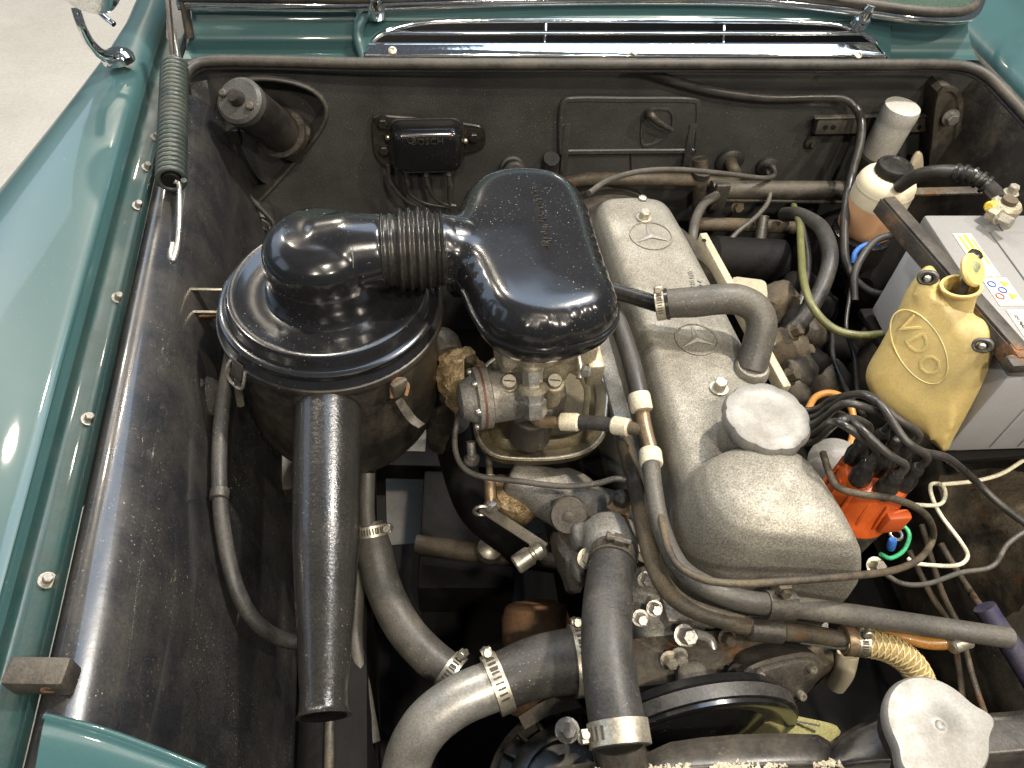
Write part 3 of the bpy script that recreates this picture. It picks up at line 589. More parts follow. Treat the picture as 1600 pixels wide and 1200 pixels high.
obj('base_ring', lathe([(r*1.02, -.034), (r*1.05, -.03), (r*1.05, -.014), (r*.9, -.012)], q, (.02, -.03, 1), 36), 'rubber_black', gc)
obj('stem', lathe([(r*.8, -.12), (r*.8, -.033)], q, (.02, -.03, 1), 24), 'dark_metal', gc)
wl = smooth_outline([aty(*k_, 1.11) for k_ in ((1432, 236), (1440, 240), (1441, 262), (1430, 268), (1421, 264), (1423, 248))], 28)
tag(obj('white_clip', inflate(wl, [(0, 0), (0, .004), (.003, .006)], (-.2, -1, .2)), 'white_plastic'), 'small white plastic tag beside the fluid bottle', 'clip')

# ================================================================== AIR FILTER
fc = at(517, 470, .875)
af = thing('air_filter', 'large gloss black round air filter with tapered intake snorkel', 'air filter', (fc.x, fc.y, .66))
R = mm(172, fc)
Z = lambda pr: [(r_*R, h_) for r_, h_ in pr]
obj('canister', lathe(Z([(.30, -.235), (.62, -.228), (.80, -.21), (.90, -.185), (.94, -.16), (.955, -.06), (.955, -.022), (.99, -.018)]), fc, (0, 0, 1), 64), 'satin_black', af)
ld = obj('lid', lathe(Z([(.985, -.020), (1.0, -.018), (1.005, -.008), (.985, -.004), (.965, .000), (.975, .004), (.970, .008), (.945, .010), (.915, .010), (.895, .014), (.885, .020), (.865, .0245), (.835, .0255), (.79, .0235), (.72, .0205), (.62, .0200), (.555, .0215), (.525, .026), (.51, .036), (.50, .055)]), fc, (0, 0, 1), 72), 'gloss_black', af)
obj('rim_band', lathe(Z([(1.0, -.0185), (1.018, -.017), (1.022, -.013), (1.018, -.009), (1.0, -.0075)]), fc, (0, 0, 1), 64), 'satin_black', ld)
# elbow cast in one with the lid
ec = at(507, 412, .945); ec = V((fc.x-.004, fc.y-.0, .925))
eo = at(606, 392, .944)
bm = bmesh.new(); ec = V((fc.x-.003, fc.y+.004, .938))
lathe_bm([(R*.505, -.045), (R*.495, .0), (R*.485, .012), (R*.45, .022), (R*.38, .0305), (R*.28, .0365), (R*.15, .040), (.001, .041)], ec, (0, 0, 1), 48, bm)
tube_bm([ec+V((.004, -.002, -.006)), ec*.5+eo*.5+V((0, 0, -.002)), eo], [R*.40, R*.375, mm(57, eo)], 32, 6, bm=bm)
el = obj('elbow', fuse(bm, .0024, 14), 'gloss_black', af)
xd = (eo-ec).normalized()
obj('scratch', tube([at(542, 341, .972), at(539, 352, .975), at(545, 372, .976), at(551, 398, .972), at(552, 418, .962)], .0006, 5), 'steel', el)
# snorkel
s0, s1 = at(512, 628, .83), at(506, 1120, .79)
sd = (s1-s0)
sn = obj('snorkel', fin(tube_bm([s0-sd*.10+V((0, 0, -.004)), s0, s0+sd*.2, s0+sd*.5, s0+sd*.8, s0+sd*.94, s0+sd*.985, s1], [mm(51, s0), mm(52, s0), mm(50, s0), mm(52, s0+sd*.5), mm(43, s1)*1.02, mm(38, s1), mm(39, s1), mm(44, s1)], 36, 6), 50), 'snorkel_black', af)
# snorkel collar, like a shallow dome where it leaves the canister
cn = sd.normalized()
obj('snorkel_collar', lathe([(mm(46, s0), -.030), (mm(53, s0), -.008), (mm(55, s0), .0), (mm(53, s0), .006), (mm(52, s0), .01)], s0, cn, 36), 'satin_black', af)
obj('snorkel_mouth', lathe([(mm(36, s1), .0008), (.001, .0008)], s1, cn, 30), 'black_void', af)
def clip(u, v_, z, ang):
    p = at(u, v_, z); out = V((cos(ang), sin(ang), 0)); sd_ = V((-sin(ang), cos(ang), 0))
    c = obj('spring_clip', fin(bar_bm(p+out*.004+V((0, 0, .016)), p+out*.012+V((0, 0, -.002)), .016, .002, out), 35), 'dark_metal', af)
    obj('clip_lever', fin(tube_bm([p+out*.010+V((0, 0, -.004)), p+out*.014+V((0, 0, -.022)), p+out*.018+sd_*.002+V((0, 0, -.042))], .0045, 6, 4), 35), 'dark_metal', c)
    obj('clip_wire', tube([p-sd_*.012+out*.006+V((0, 0, .012)), p-sd_*.014+out*.013, p-sd_*.008+out*.015+V((0, 0, -.012)), p+sd_*.008+out*.015+V((0, 0, -.012)), p+sd_*.014+out*.013, p+sd_*.012+out*.006+V((0, 0, .012))], .0018, 6), 'steel', c)
clip(382, 578, .855, radians(225)); 
p = at(624, 606, .85); out = V((.55, -.83, 0))
c = obj('spring_clip', fin(box_bm(p, (.02, .008, .022), rotm(V((.83, .55, 0)), (0, 0, 1)), .003), 35), 'dark_metal', af)
obj('clip_wire', tube([at(612, 622, .842), at(613, 600, .853), at(626, 592, .858), at(637, 602, .852), at(634, 618, .845)], .0022, 6), 'rust', c)
obj('clip_lever', sheet([[at(618, 628, .838), at(628, 645, .826), at(640, 660, .815), at(654, 669, .812)], [at(628, 620, .838), at(640, 638, .826), at(651, 652, .815), at(664, 662, .812)]], (4, 1), .0015), 'dark_metal', c)
# bellows
b0, b1 = at(597, 392, .944), at(697, 389, .944); ax = b1-b0; Lb = ax.length
prof = []; rb = mm(60, b0)
ribs = [.0, .10, .26, .36, .46, .56, .68, .80, .90]
for k in range(91):
    t = k/90; s = 0
    for rr_, am, wd in ((.02, .35, .02), (.13, .28, .025), (.30, 1, .055), (.44, 1.05, .056), (.58, 1.15, .058), (.72, 1.0, .055), (.855, .45, .022), (.925, .5, .022)): s += am*math.exp(-((t-rr_)/wd)**2)
    prof.append((rb*(.915+.165*min(s, 1.15)), Lb*t))
bl = obj('bellows_hose', lathe(prof, b0, ax, 48, lambda t, h_: 1+.010*sin(2*t+1), sharp=80), 'rubber_black')
tag(bl, 'ribbed black rubber bellows joining the air filter elbow to the intake housing', 'hose')

# ================================================================== INTAKE HOUSING
HZ = .934; NR = mm(54, b1)
o_px = [(712, 326, .957), (722, 298, .959), (745, 271, .961), (782, 257, .962), (828, 254, .963), (875, 264, .962), (908, 288, .960), (926, 330, .957), (938, 380, .952), (952, 430, .946), (965, 475, .94), (960, 505, .936), (934, 528, .934), (885, 542, .934), (840, 546, .934), (790, 536, .934), (758, 516, .934), (738, 486, .934), (728, 462, .934)]
neck0, neck1 = V((b1.x-.004, b1.y+NR, HZ)), V((b1.x-.004, b1.y-NR, HZ))
mids = [at(*q) for q in o_px]; mids = [V((p.x, p.y, HZ)) for p in mids]
ol = resample(catmull([neck0, neck0+V((.008, 0, 0))]+mids+[neck1+V((.012, -.001, 0)), neck1], 8), 170, False)
ih = thing('intake_housing', 'gloss black pear-shaped air intake housing above the carburettor', 'intake housing', at(830, 420, .9))
from mathutils.geometry import delaunay_2d_cdt
def rim_dist(p):
    best = 9.
    for i in range(len(ol)-1):
        q0, q1 = ol[i], ol[i+1]; dx, dy = q1.x-q0.x, q1.y-q0.y; l2 = dx*dx+dy*dy
        t_ = max(0, min(1, ((p[0]-q0.x)*dx+(p[1]-q0.y)*dy)/l2)) if l2 > 1e-12 else 0
        best = min(best, (p[0]-q0.x-dx*t_)**2+(p[1]-q0.y-dy*t_)**2)
    return sqrt(best)
def inside(p):
    c = False; n_ = len(ol)
    for i in range(n_):
        q0, q1 = ol[i], ol[(i+1) % n_]
        if (q0.y > p[1]) != (q1.y > p[1]) and p[0] < (q1.x-q0.x)*(p[1]-q0.y)/(q1.y-q0.y)+q0.x: c = not c
    return c
def hat_z(p, d):
    s_ = min(d/.034, 1); z_ = HZ+.036*(1-(1-s_)**2.6)**.5+.004*min(d/.08, 1)
    dx = p[0]-b1.x; rr_ = NR*(1+max(0, dx)*5.0); dy = abs(p[1]-b1.y-dx*.12)
    zc = b1.z-max(0, dx-.004)*.62
    cy_ = zc+sqrt(max(0, rr_*rr_-dy*dy))*(NR/rr_) if dy < rr_ else HZ
    k_ = .004; m_ = max(z_, cy_); return m_+k_*math.log(math.exp((z_-m_)/k_)+math.exp((cy_-m_)/k_))-k_*.69*max(0, 1-abs(z_-cy_)/.01)*(0 if d > .004 else 1) if d > 1e-5 else HZ
pts2 = [V((p.x, p.y)) for p in ol]; zs = [HZ]*len(ol)
mnx, mxx = min(p.x for p in ol), max(p.x for p in ol); mny, mxy = min(p.y for p in ol), max(p.y for p in ol)
for ins in (.0008, .002, .004, .007):
    for i in range(1, len(ol)-1, 1):
        t_ = (ol[i+1]-ol[i-1]).normalized(); q = (ol[i].x+t_.y*ins, ol[i].y-t_.x*ins)
        if inside(q) and rim_dist(q) > ins*.8: pts2.append(V(q)); zs.append(hat_z(q, rim_dist(q)))
gx = mnx
while gx < mxx:
    gy = mny
    while gy < mxy:
        q = (gx, gy)
        if inside(q):
            d_ = rim_dist(q)
            if d_ > .0095: pts2.append(V(q)); zs.append(hat_z(q, d_))
        gy += .0032
    gx += .0032
for i in range(1, 16):   # open end at the bellows
    q = (neck0.x, neck0.y+(neck1.y-neck0.y)*i/16); pts2.append(V(q)); zs.append(hat_z(q, rim_dist(q)))
cdt = delaunay_2d_cdt(pts2, [(i, (i+1) % len(ol)) for i in range(len(ol))], [], 1, 1e-6)
bm = bmesh.new(); vs_ = []
for i, p in enumerate(cdt[0]):
    src_ = cdt[3][i]; vs_.append(bm.verts.new((p.x, p.y, zs[src_[0]] if src_ else HZ)))
for f in cdt[2]: bm.faces.new([vs_[i] for i in f])
bmesh.ops.smooth_vert(bm, verts=[v_ for v_ in bm.verts if v_.co.z > HZ+.004 and v_.co.x > mnx+.002], factor=.5, use_axis_x=False, use_axis_y=False, use_axis_z=True)
for _ in range(5): bmesh.ops.smooth_vert(bm, verts=[v_ for v_ in bm.verts if v_.co.z > HZ+.010 and v_.co.x > mnx+.002], factor=.5, use_axis_x=False, use_axis_y=False, use_axis_z=True)
tp_ = obj('top_shell', fin(bm, 80), 'gloss_black', ih)
obj('neck', fin(tube_bm([b1+V((-.006, 0, 0)), b1+V((.02, .002, -.006)), b1+V((.05, .008, -.03))], [NR*.985, NR*.97, NR*.8], 32, 4), 50), 'gloss_black', ih)
ol = [V((p.x, p.y, .934)) for p in resample(ol, 150)]
obj('rim_flange', fin(inflate_bm(ol, [(.003, -.005), (-.003, -.005), (-.0035, -.0015), (-.002, .001), (.003, .001)], cap0=False, cap1=False), 40), 'gloss_black', ih)
obj('lower_pan', inflate(ol, [(.001, -.0045), (.003, -.02), (.010, -.032), (.03, -.036)]), 'gloss_black', ih)
# row of stamped characters down the lid
st = V((at(836, 296, .9715))); en = at(857, 394, .9715)
bm = bmesh.new(); dirv = (en-st); random.seed(3)
for k in range(30):
    c_ = st+dirv*(k/29); c_.z = .9742
    if k % 6 == 5: continue
    for j in range(2): box_bm(c_+V((random.uniform(-.003, .003), random.uniform(-.001, .001), 0)), (random.uniform(.002, .005), .0011, .0012), None, 0, bm)
obj('stamped_characters', fin(bm), 'satin_black', tp_)
# ================================================================== ENGINE
eng = thing('engine', 'six-cylinder engine with bare cast alloy valve cover', 'engine', (.32, .55, .5))
CL, CZ = .243, .80
cov = smooth_outline([V(p+(0,)) for p in ((.270, .865), (.30, .872), (.345, .868), (.368, .85), (.376, .80), (.384, .70), (.392, .58), (.397, .46), (.404, .36), (.413, .300), (.406, .276), (.35, .286), (.29, .300), (.264, .320), (.260, .36), (.262, .45), (.263, .55), (.262, .75), (.260, .84))], 120)
cov = [V((p.x, p.y, 0)) for p in cov]
bm = inflate_bm(cov, [(.0, .735), (0, .825), (.003, .838), (.009, .848), (.018, .8535), (.03, .855)])
bul = smooth_outline([V(p+(0,)) for p in ((.262, .398), (.30, .418), (.35, .420), (.388, .404), (.404, .365), (.413, .300), (.406, .275), (.35, .285), (.29, .299), (.262, .320), (.253, .36))], 90)
dome_bm(bul, [(1.0, .735), (1.0, .80), (.985, .825), (.945, .847), (.87, .868), (.76, .883), (.60, .8925), (.40, .8975), (.2, .8995), (.05, .90)], bm, V((.328, .37, 0)))
vc = obj('valve_cover', fuse(bm, .003, 8), 'cast_alloy', eng)
# parting flange of the cover
obj('cover_flange', fin(inflate_bm(cov, [(-.006, .722), (-.007, .727), (-.006, .733), (.002, .735)]), 40), 'cast_grey', vc)
CT = .8556
def emblem(u, v_, par):
    c = at(u, v_, CT); r_ = mm(33, c)
    ring = obj('emblem_ring', tube([c+V((cos(t), sin(t), 0))*r_ for t in [2*pi*k/40 for k in range(40)]], .0011, 6, 1, True), 'cast_alloy', par)
    bm = bmesh.new()
    top = bm.verts.new(c+V((0, 0, .0030)))
    a0 = pi/2
    tips = []
    for k in range(3):
        a = a0+k*2*pi/3; tips.append(bm.verts.new(c+V((cos(a), sin(a), 0))*r_*.93+V((0, 0, .0006)))); b = a+pi/3; tips.append(bm.verts.new(c+V((cos(b), sin(b), 0))*r_*.17+V((0, 0, .0006))))
    for k in range(6): bm.faces.new((top, tips[k], tips[(k+1) % 6]))
    obj('star', fin(bm, 5), 'cap_alloy', ring)
emblem(1017, 368, vc); emblem(1088, 530, vc)
for u, v_ in ((1006, 341), (1123, 607)):
    bolt('cover_bolt', at(u, v_, CT), (0, 0, 1), .0075, .012, 'zinc', vc, .0105)
for u, v_ in ((1055, 455), (1004, 300+10)): obj('cover_boss', lathe([(.006, 0), (.0055, .002), (.003, .003)], at(u, v_, CT), (0, 0, 1), 16), 'zinc', vc)
obj('lettering', text_me('R 180 010', .0095, at(1082, 440, CT), V((-.09, -.6, 0))*-1, (0, 0, 1), .0006), 'cap_alloy', vc)
obj('lettering', text_me('6 7 2 4', .0095, at(1096, 449, CT), V((-.09, -.6, 0))*-1, (0, 0, 1), .0006), 'cap_alloy', vc)
oc = at(1200, 648, .905); r_ = mm(68, oc)
cap = obj('oil_cap', lathe([(r_*.8, -.015), (r_*.97, -.0145), (r_*1.0, -.012), (r_*1.0, -.005), (r_*.95, -.001), (r_*.88, .0005), (r_*.66, .001), (r_*.60, .0006), (r_*.3, .001), (.001, .0013)], oc, (0, 0, 1), 144, lambda t, h_: 1+(.055*(abs(cos(5*t))**.7)-.03)*(1 if h_ < .0007 else .0)), 'cap_alloy', eng)
obj('filler_neck', lathe([(r_*.9, -.06), (r_*.84, -.022)], oc, (0, 0, 1), 40), 'cast_alloy', cap)
# block, head and front casting below the cover
obj('cylinder_head', fin(box_bm((.325, .58, .69), (.17, .58, .11), None, .012), 35), 'cast_grey', eng)
bm = bmesh.new()
tube_bm([at(1005, 880, .73), at(1012, 930, .71), at(1020, 975, .69)], [.026, .034, .03], 20, 4, bm=bm); box_bm(at(1040, 985, .70), (.07, .05, .05), None, .014, bm); lathe_bm([(.022, 0), (.026, .03)], at(1055, 965, .70), (0, -.6, .8), 20, bm)
for v_ in bm.verts: v_.co += noise.noise_vector(v_.co*60)*.003
obj('front_casting', fuse(bm, .0035, 4), 'cast_alloy', eng)
for u_, v_ in ((1008, 905), (1022, 950), (1000, 965)): bolt('casting_bolt', at(u_, v_, .745), (0, -.6, .8), .006, .012, 'steel', eng)
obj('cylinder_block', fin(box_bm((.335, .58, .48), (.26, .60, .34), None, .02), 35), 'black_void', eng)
obj('front_cover', fin(box_bm((.30, .262, .61), (.24, .06, .24), None, .02), 35), 'grime_metal', eng)
obj('gearbox_bell', lathe([(.16, 0), (.17, .04), (.12, .2), (.10, .3)], (.36, .88, .58), (0, 1, -.05), 36), 'dark_metal', eng)
# round exhaust/starter casing at the rear right of the engine
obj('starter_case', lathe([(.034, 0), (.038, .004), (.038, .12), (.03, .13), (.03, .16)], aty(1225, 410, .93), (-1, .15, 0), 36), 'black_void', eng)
# cream rail along the right edge of the cover
ra, rb_ = at(1096, 372, .842), at(1226, 612, .832)
rl = obj('lead_rail', fin(bar_bm(ra, rb_, .011, .02, None, .002), 35), 'cream_paint'); tag(rl, 'narrow cream painted rail along the right edge of the valve cover', 'rail')
obj('rail_hole', lathe([(.003, 0), (.003, .001)], at(1100, 376, .853), (0, 0, 1), 12), 'black_void', rl)
cbx = obj('cream_cover', fin(box_bm(at(1168, 458, .80), (.05, .038, .03), Matrix.Rotation(-.25, 3, 'Z'), .009), 35), 'cream_paint'); tag(cbx, 'small rounded cream cover beside the breather hose', 'cover')
# breather hose
bo = thing('breather_hose', 'thick grey breather hose arching over the valve cover', 'hose', at(1175, 580, .86))
hp = [at(1024, 478, .89), at(1050, 474, .896), at(1085, 472, .902), at(1120, 468, .908), at(1152, 468, .908), at(1180, 482, .903), at(1190, 508, .892), at(1182, 545, .872), at(1173, 578, .855)]
obj('hose', tube(hp, [mm(22, hp[0]), mm(23, hp[1])]+[mm(24, p_) for p_ in hp[2:]], 20, 8), 'rubber_grey', bo)
obj('pipe', tube([at(950, 452, .885), at(985, 462, .887), at(1030, 476, .89)], mm(13, hp[0]), 14), 'rubber_black', bo)
obj('cable_tie', lathe([(mm(23.5, hp[1]), -.002), (mm(25, hp[1]), -.002), (mm(25, hp[1]), .002), (mm(23.5, hp[1]), .002)], at(1042, 475, .894), hp[1]-hp[0], 28), 'rubber_black', bo)
clamp(at(1032, 477, .892), hp[1]-hp[0], mm(22.4, hp[1]), .010, bo, (.3, .5, 1))
obj('outlet_collar', lathe([(mm(28, hp[8]), -.004), (mm(27, hp[8]), .006), (mm(24, hp[8]), .010)], at(1173, 580, .853), (0, 0, 1), 28), 'cast_alloy', bo)

# ================================================================== CARBURETTOR GROUP
ca = thing('carburettor', 'cast metal carburettor with diaphragm housing under the black intake housing', 'carburettor', at(840, 660, .75))
k_ = at(838, 600, .83); cx, cy = k_.x, k_.y
bm = bmesh.new()
box_bm((cx, cy+.045, .868), (.094, .075, .05), None, .012, bm); box_bm((cx, cy+.042, .835), (.082, .07, .04), None, .01, bm)
lathe_bm([(.045, 0), (.05, .02), (.05, .03)], (cx, cy+.035, .865), (0, 0, 1), 30, bm)
box_bm((cx+.052, cy+.035, .85), (.04, .045, .045), None, .008, bm)
lathe_bm([(.0105, 0), (.014, .03)], at(832, 592, .862), (0, .45, .9), 20, bm)
lathe_bm([(.010, -.02), (.013, .0), (.011, .008)], (cx-.030, cy+.006, .868), (0, -1, .5), 20, bm); lathe_bm([(.012, -.04), (.012, .004)], at(795, 600, .842), (0, -.2, 1), 18, bm); lathe_bm([(.012, -.04), (.012, .004)], at(866, 600, .842), (0, -.2, 1), 18, bm)
obj('bowl_cover', fuse(bm, .0026, 5), 'carb_metal', ca)
bm = bmesh.new(); box_bm((cx-.005, cy+.02, .795), (.085, .06, .045), None, .006, bm); lathe_bm([(.026, -.03), (.026, .02)], (cx-.004, cy-.012, .775), (0, 0, 1), 28, bm); box_bm((cx-.03, cy-.01, .80), (.03, .016, .016), None, .003, bm)
obj('float_bowl', fuse(bm, .0028, 4), 'dark_metal', ca)
dp_ = at(752, 622, .815); dx = V((-1, -.1, 0))
dh = obj('diaphragm_body', fin(lathe_bm([(.03, -.045), (.031, -.01), (.036, -.008), (.036, -.001)], dp_, dx, 36), 35), 'cast_grey', ca)
obj('gasket', lathe([(.0368, -.001), (.0368, .0015)], dp_, dx, 36), 'gasket_red', ca)
obj('diaphragm_cover', lathe([(.036, .0015), (.036, .007), (.028, .009), (.024, .018), (.020, .024), (.010, .027), (.001, .0275)], dp_, dx, 36), 'cast_grey', ca)
u, v2, a_ = basis(dx)
for t in (.4, 1.45, 2.5, 3.55, 4.6, 5.65): obj('cover_screw', lathe([(.0042, .006), (.0042, .010), (.003, .012)], dp_+(u*cos(t)+v2*sin(t))*.0315, dx, 12), 'steel', ca)
for u_, v_ in ((795, 598), (866, 597)): 
    q = at(u_, v_, .848); sc = obj('slotted_screw', lathe([(.0105, -.012), (.0105, -.006), (.0085, -.006), (.0085, .005), (.0075, .0065)], q, (0, -.35, .94), 18), 'zinc', ca)
    obj('screw_slot', bar(q+V((-.006, -.0015, .0065)), q+V((.006, -.0035, .0058)), .0016, .001, (0, -.35, .94), 0), 'dark_metal', sc)
fi = at(835, 650, .832); fdir = (at(832, 590, .872)-fi)
obj('fuel_union', fin(lathe_bm([(.013, .0), (.0145, .004), (.0145, .018), (.012, .020), (.012, .026), (.0145, .027), (.0145, .036), (.011, .038), (.011, .055)], fi, fdir, 6), 30), 'steel', ca)
obj('union_collar', lathe([(.0125, .028), (.0155, .030), (.0155, .036), (.0125, .038)], fi, fdir, 24), 'carb_metal', ca)
obj('choke_spindle', tube([at(903, 552, .86), at(907, 575, .85), at(905, 592, .845)], .004, 8), 'zinc', ca)
obj('spindle_nut', lathe([(.007, 0), (.007, .008), (.005, .010)], at(910, 580, .85), (1, -.4, .2), 6), 'steel', ca)
obj('rear_flange', fin(box_bm((cx+.07, cy+.03, .83), (.02, .05, .035), None, .004), 35), 'carb_metal', ca)
# drip tray
dt = smooth_outline([at(*q, .735) for q in ((738, 620), (742, 655), (750, 690), (772, 711), (810, 717), (870, 716), (915, 705), (940, 682), (946, 650), (944, 600), (900, 560), (780, 560))], 90)
tr_ = thing('drip_tray', 'brass-tinted stamped drip tray under the carburettor', 'tray', at(840, 690, .72))
obj('tray', inflate(dt, [(.0, -.012), (-.002, .0), (-.004, .002), (-.002, .003), (.001, .001), (.014, -.002), (.017, .004), (.022, .008), (.027, .006), (.03, .002)]), 'brass_tray', tr_)
obj('tray_edge', tube([p+V((0, 0, .002)) for p in dt], .0016, 6, 1, True), 'steel', tr_)
# fuel pipe with ferrules
fu = thing('fuel_pipe', 'bent copper fuel pipe with cream ferrules joining the carburettor to the tee', 'pipe', at(880, 660, .8))
obj('pipe', tube([at(834, 642, .832), at(838, 655, .820), at(849, 660, .806), at(865, 659, .798), at(882, 660, .801)], .0068, 12), 'copper_pipe', fu)
for a, b in (((875, 659, .80), (905, 660, .807)), ((957, 664, .82), (984, 668, .828))):
    A, B = at(*a), at(*b); obj('ferrule', lathe([(.009, 0), (.0105, .002), (.0105, (B-A).length-.002), (.009, (B-A).length)], A, B-A, 20), 'ferrule_white', fu)
obj('sleeve', tube([at(903, 660, .806), at(930, 661, .813), at(960, 665, .821)], .0085, 14), 'rubber', fu)
te = obj('tee', tube([at(984, 669, .828), at(1008, 672, .834)], .0075, 12, 1), 'grime_metal', fu)
obj('tee_leg', tube([at(1003, 640, .84), at(1008, 670, .835), at(1016, 700, .83)], .008, 12), 'copper_pipe', te)

# hoses along the left of the cover
hA = thing('coolant_pipe', 'long thick grey pipe running round the valve cover front to the right', 'pipe', at(1300, 958, .8))
pA = [at(*q) for q in ((1016, 706, .83), (1022, 770, .83), (1035, 830, .825), (1062, 885, .835), (1105, 917, .84), (1160, 938, .835), (1220, 946, .825), (1320, 959, .81), (1450, 978, .785), (1578, 997, .78))]
obj('pipe', tube(pA, [.0095]*4+[.0105]*6, 16, 8), 'rubber_grey', hA)
obj('ferrule', lathe([(.0115, 0), (.0125, .002), (.0125, .016), (.0115, .018)], at(1018, 727, .83), at(1015, 702, .83)-at(1018, 727, .83), 20), 'ferrule_white', hA)
cl_ = obj('pipe_clip', lathe([(.0125, -.014), (.0135, -.014), (.0135, .014), (.0125, .014)], at(1218, 946, .826), (1, -.10, -.1), 24), 'dark_metal', hA)
obj('clip_tab', fin(box_bm(at(1222, 925, .842), (.012, .004, .022), None, .001), 35), 'grime_metal', cl_)
bolt('clip_bolt', at(1224, 922, .845), (0, -1, .4), .005, .008, 'grime_metal', cl_)
hB = thing('upper_hose', 'dark hose beside the carburettor ending in a cream ferrule at the tee', 'hose', at(990, 560, .8))
obj('hose', tube([at(957, 480, .865), at(972, 520, .86), at(985, 560, .855), at(995, 600, .85), at(1001, 630, .845)], .0105, 14), 'rubber', hB)
obj('ferrule', lathe([(.0115, 0), (.0125, .002), (.0125, .018), (.0115, .020)], at(1003, 642, .842), at(998, 618, .848)-at(1003, 642, .842), 20), 'ferrule_white', hB)
hC = thing('return_pipe', 'grimy inner pipe curling round the engine front to the braided hose', 'pipe', at(1200, 985, .77))
obj('pipe', tube([at(*q) for q in ((975, 690, .78), (988, 740, .785), (1002, 800, .79), (1018, 870, .80), (1040, 918, .80), (1075, 948, .80), (1130, 968, .795), (1190, 983, .785), (1260, 990, .775), (1330, 1003, .77))], .0092, 14, 8), 'grime_metal', hC)
obj('joint_sleeve', lathe([(.0105, -.018), (.012, -.016), (.012, .016), (.0105, .018)], at(1195, 984, .785), (1, -.15, -.1), 24), 'dark_metal', hC)
obj('pale_end', tube([at(1250, 990, .77), at(1325, 1002, .77)], .0098, 14, 1), 'pale_pipe', hC)
hD = thing('braided_hose', 'amber braided clear hose clamped to the pipe end near the radiator cap', 'hose', at(1400, 1020, .75))
pD = [at(*q) for q in ((1318, 1000, .77), (1345, 1003, .77), (1385, 1012, .765), (1418, 1032, .755), (1438, 1062, .74), (1445, 1100, .72))]
obj('hose', tube(pD, .0135, 18, 8), 'clear_braid', hD)
PP = catmull(pD, 24); fr_ = frames(PP); bm = bmesh.new(); dl = sum((PP[i+1]-PP[i]).length for i in range(len(PP)-1))
for s_ in (1, -1):
    for k in range(4):
        l = []; d_ = 0
        for i, (p_, (a, b)) in enumerate(zip(PP, fr_)):
            if i: d_ += (p_-PP[i-1]).length
            th = s_*d_/.028*2*pi+k*pi/2; l.append(p_+(a*cos(th)+b*sin(th))*.0136)
        tube_bm(l, .0009, 5, 1, bm=bm)
obj('braid', fin(bm, 80), 'braid_thread', hD)
clamp(at(1342, 1002, .77), (1, -.15, 0), .0142, .011, hD, (0, .5, 1)); obj('end_ring', lathe([(.0135, -.006), (.015, -.005), (.015, .005), (.0135, .006)], at(1326, 1001, .77), (1, -.12, 0), 24), 'copper_pipe', hD)
hose('vacuum_line', 'thin grey vacuum line looping from the carburettor across to the right', [(733, 628, .80), (722, 640, .79), (713, 665, .77), (711, 700, .76), (722, 728, .755), (750, 744, .755), (810, 752, .76), (880, 760, .765), (930, 756, .775), (965, 748, .785), (1000, 757, .78), (1012, 770, .77)], r=.0034, mat='rubber_grey', cat='line')
hose('vacuum_line', 'thin brown line along the bulge front of the valve cover up to the distributor', [(1030, 800, .83), (1050, 870, .85), (1090, 902, .86), (1150, 912, .866), (1230, 908, .868), (1330, 900, .855), (1400, 890, .82), (1440, 870, .79), (1458, 840, .76), (1452, 812, .83), (1428, 791, .865), (1390, 778, .885), (1350, 773, .89), (1312, 763, .885), (1297, 742, .88), (1286, 708, .872)], r=.0036, mat='grime_metal', cat='line')

# manifolds, shields, linkage
im = thing('intake_manifold', 'grey cast intake manifold with round black plug below the drip tray', 'manifold', at(880, 800, .66))
bm = bmesh.new()
tube_bm([at(795, 742, .69), at(850, 768, .68), at(910, 800, .68), at(960, 842, .69)], [.022, .032, .036, .03], 24, 6, bm=bm); tube_bm([at(905, 745, .70), at(890, 775, .68), at(880, 800, .68)], [.026, .03, .03], 20, 4, bm=bm)
tube_bm([at(900, 790, .68), at(975, 800, .69)], [.03, .024], 20, 1, bm=bm)
obj('casting', fuse(bm, .004, 6), 'cast_grey', im)
pq = at(889, 805, .742); pn = (CAM-pq).normalized()+V((0, 0, -.25))
obj('plug', lathe([(mm(27, pq), -.02), (mm(30, pq), -.004), (mm(30, pq), .004), (mm(27, pq), .007), (.006, .007), (.006, .010), (.002, .011)], pq, pn, 36), 'dark_metal', im)
tsn = at(966, 800, .74)
tsr = thing('temperature_sender', 'brown hexagonal temperature sender screwed in beside the manifold', 'sensor', tsn)
sd_ = V((.02, .1, 1))
obj('body', lathe([(.012, -.03), (.012, -.004), (.010, -.002)], tsn, sd_, 24), 'zinc', tsr); obj('hex', lathe([(.0155, 0), (.0155, .012), (.012, .016), (.010, .022)], tsn, sd_, 6), 'copper_pipe', tsr); obj('boot', lathe([(.010, .020), (.0105, .030), (.006, .036)], tsn, sd_, 20), 'rubber_black', tsr)
def crinkle(name, label, pts, z, th, amp=.004, cat='shield', mat='foil'):
    ol_ = smooth_outline([at(u_, v_, z) for u_, v_ in pts], 50); bm = dome_bm(ol_, [(.7, z-th*2.2), (.95, z-th), (1.0, z), (.9, z+th*.5), (.7, z+th*.8), (.4, z+th*.95), (.1, z+th)])
    bmesh.ops.subdivide_edges(bm, edges=bm.edges[:], cuts=1)
    for v_ in bm.verts: v_.co += noise.noise_vector(v_.co*70)*amp
    return tag(obj(name, fin(bm, 30), mat), label, cat)
crinkle('heat_shield', 'crinkled tin heat shield beside the linkage rod', [(765, 750), (800, 748), (826, 768), (838, 800), (815, 812), (785, 803), (768, 785)], .665, .018)
crinkle('heat_shield', 'speckled pale heat shield left of the thermostat hose clamp', [(862, 832), (900, 834), (918, 860), (920, 895), (905, 920), (888, 900), (872, 868)], .645, .02, mat='cast_grey')
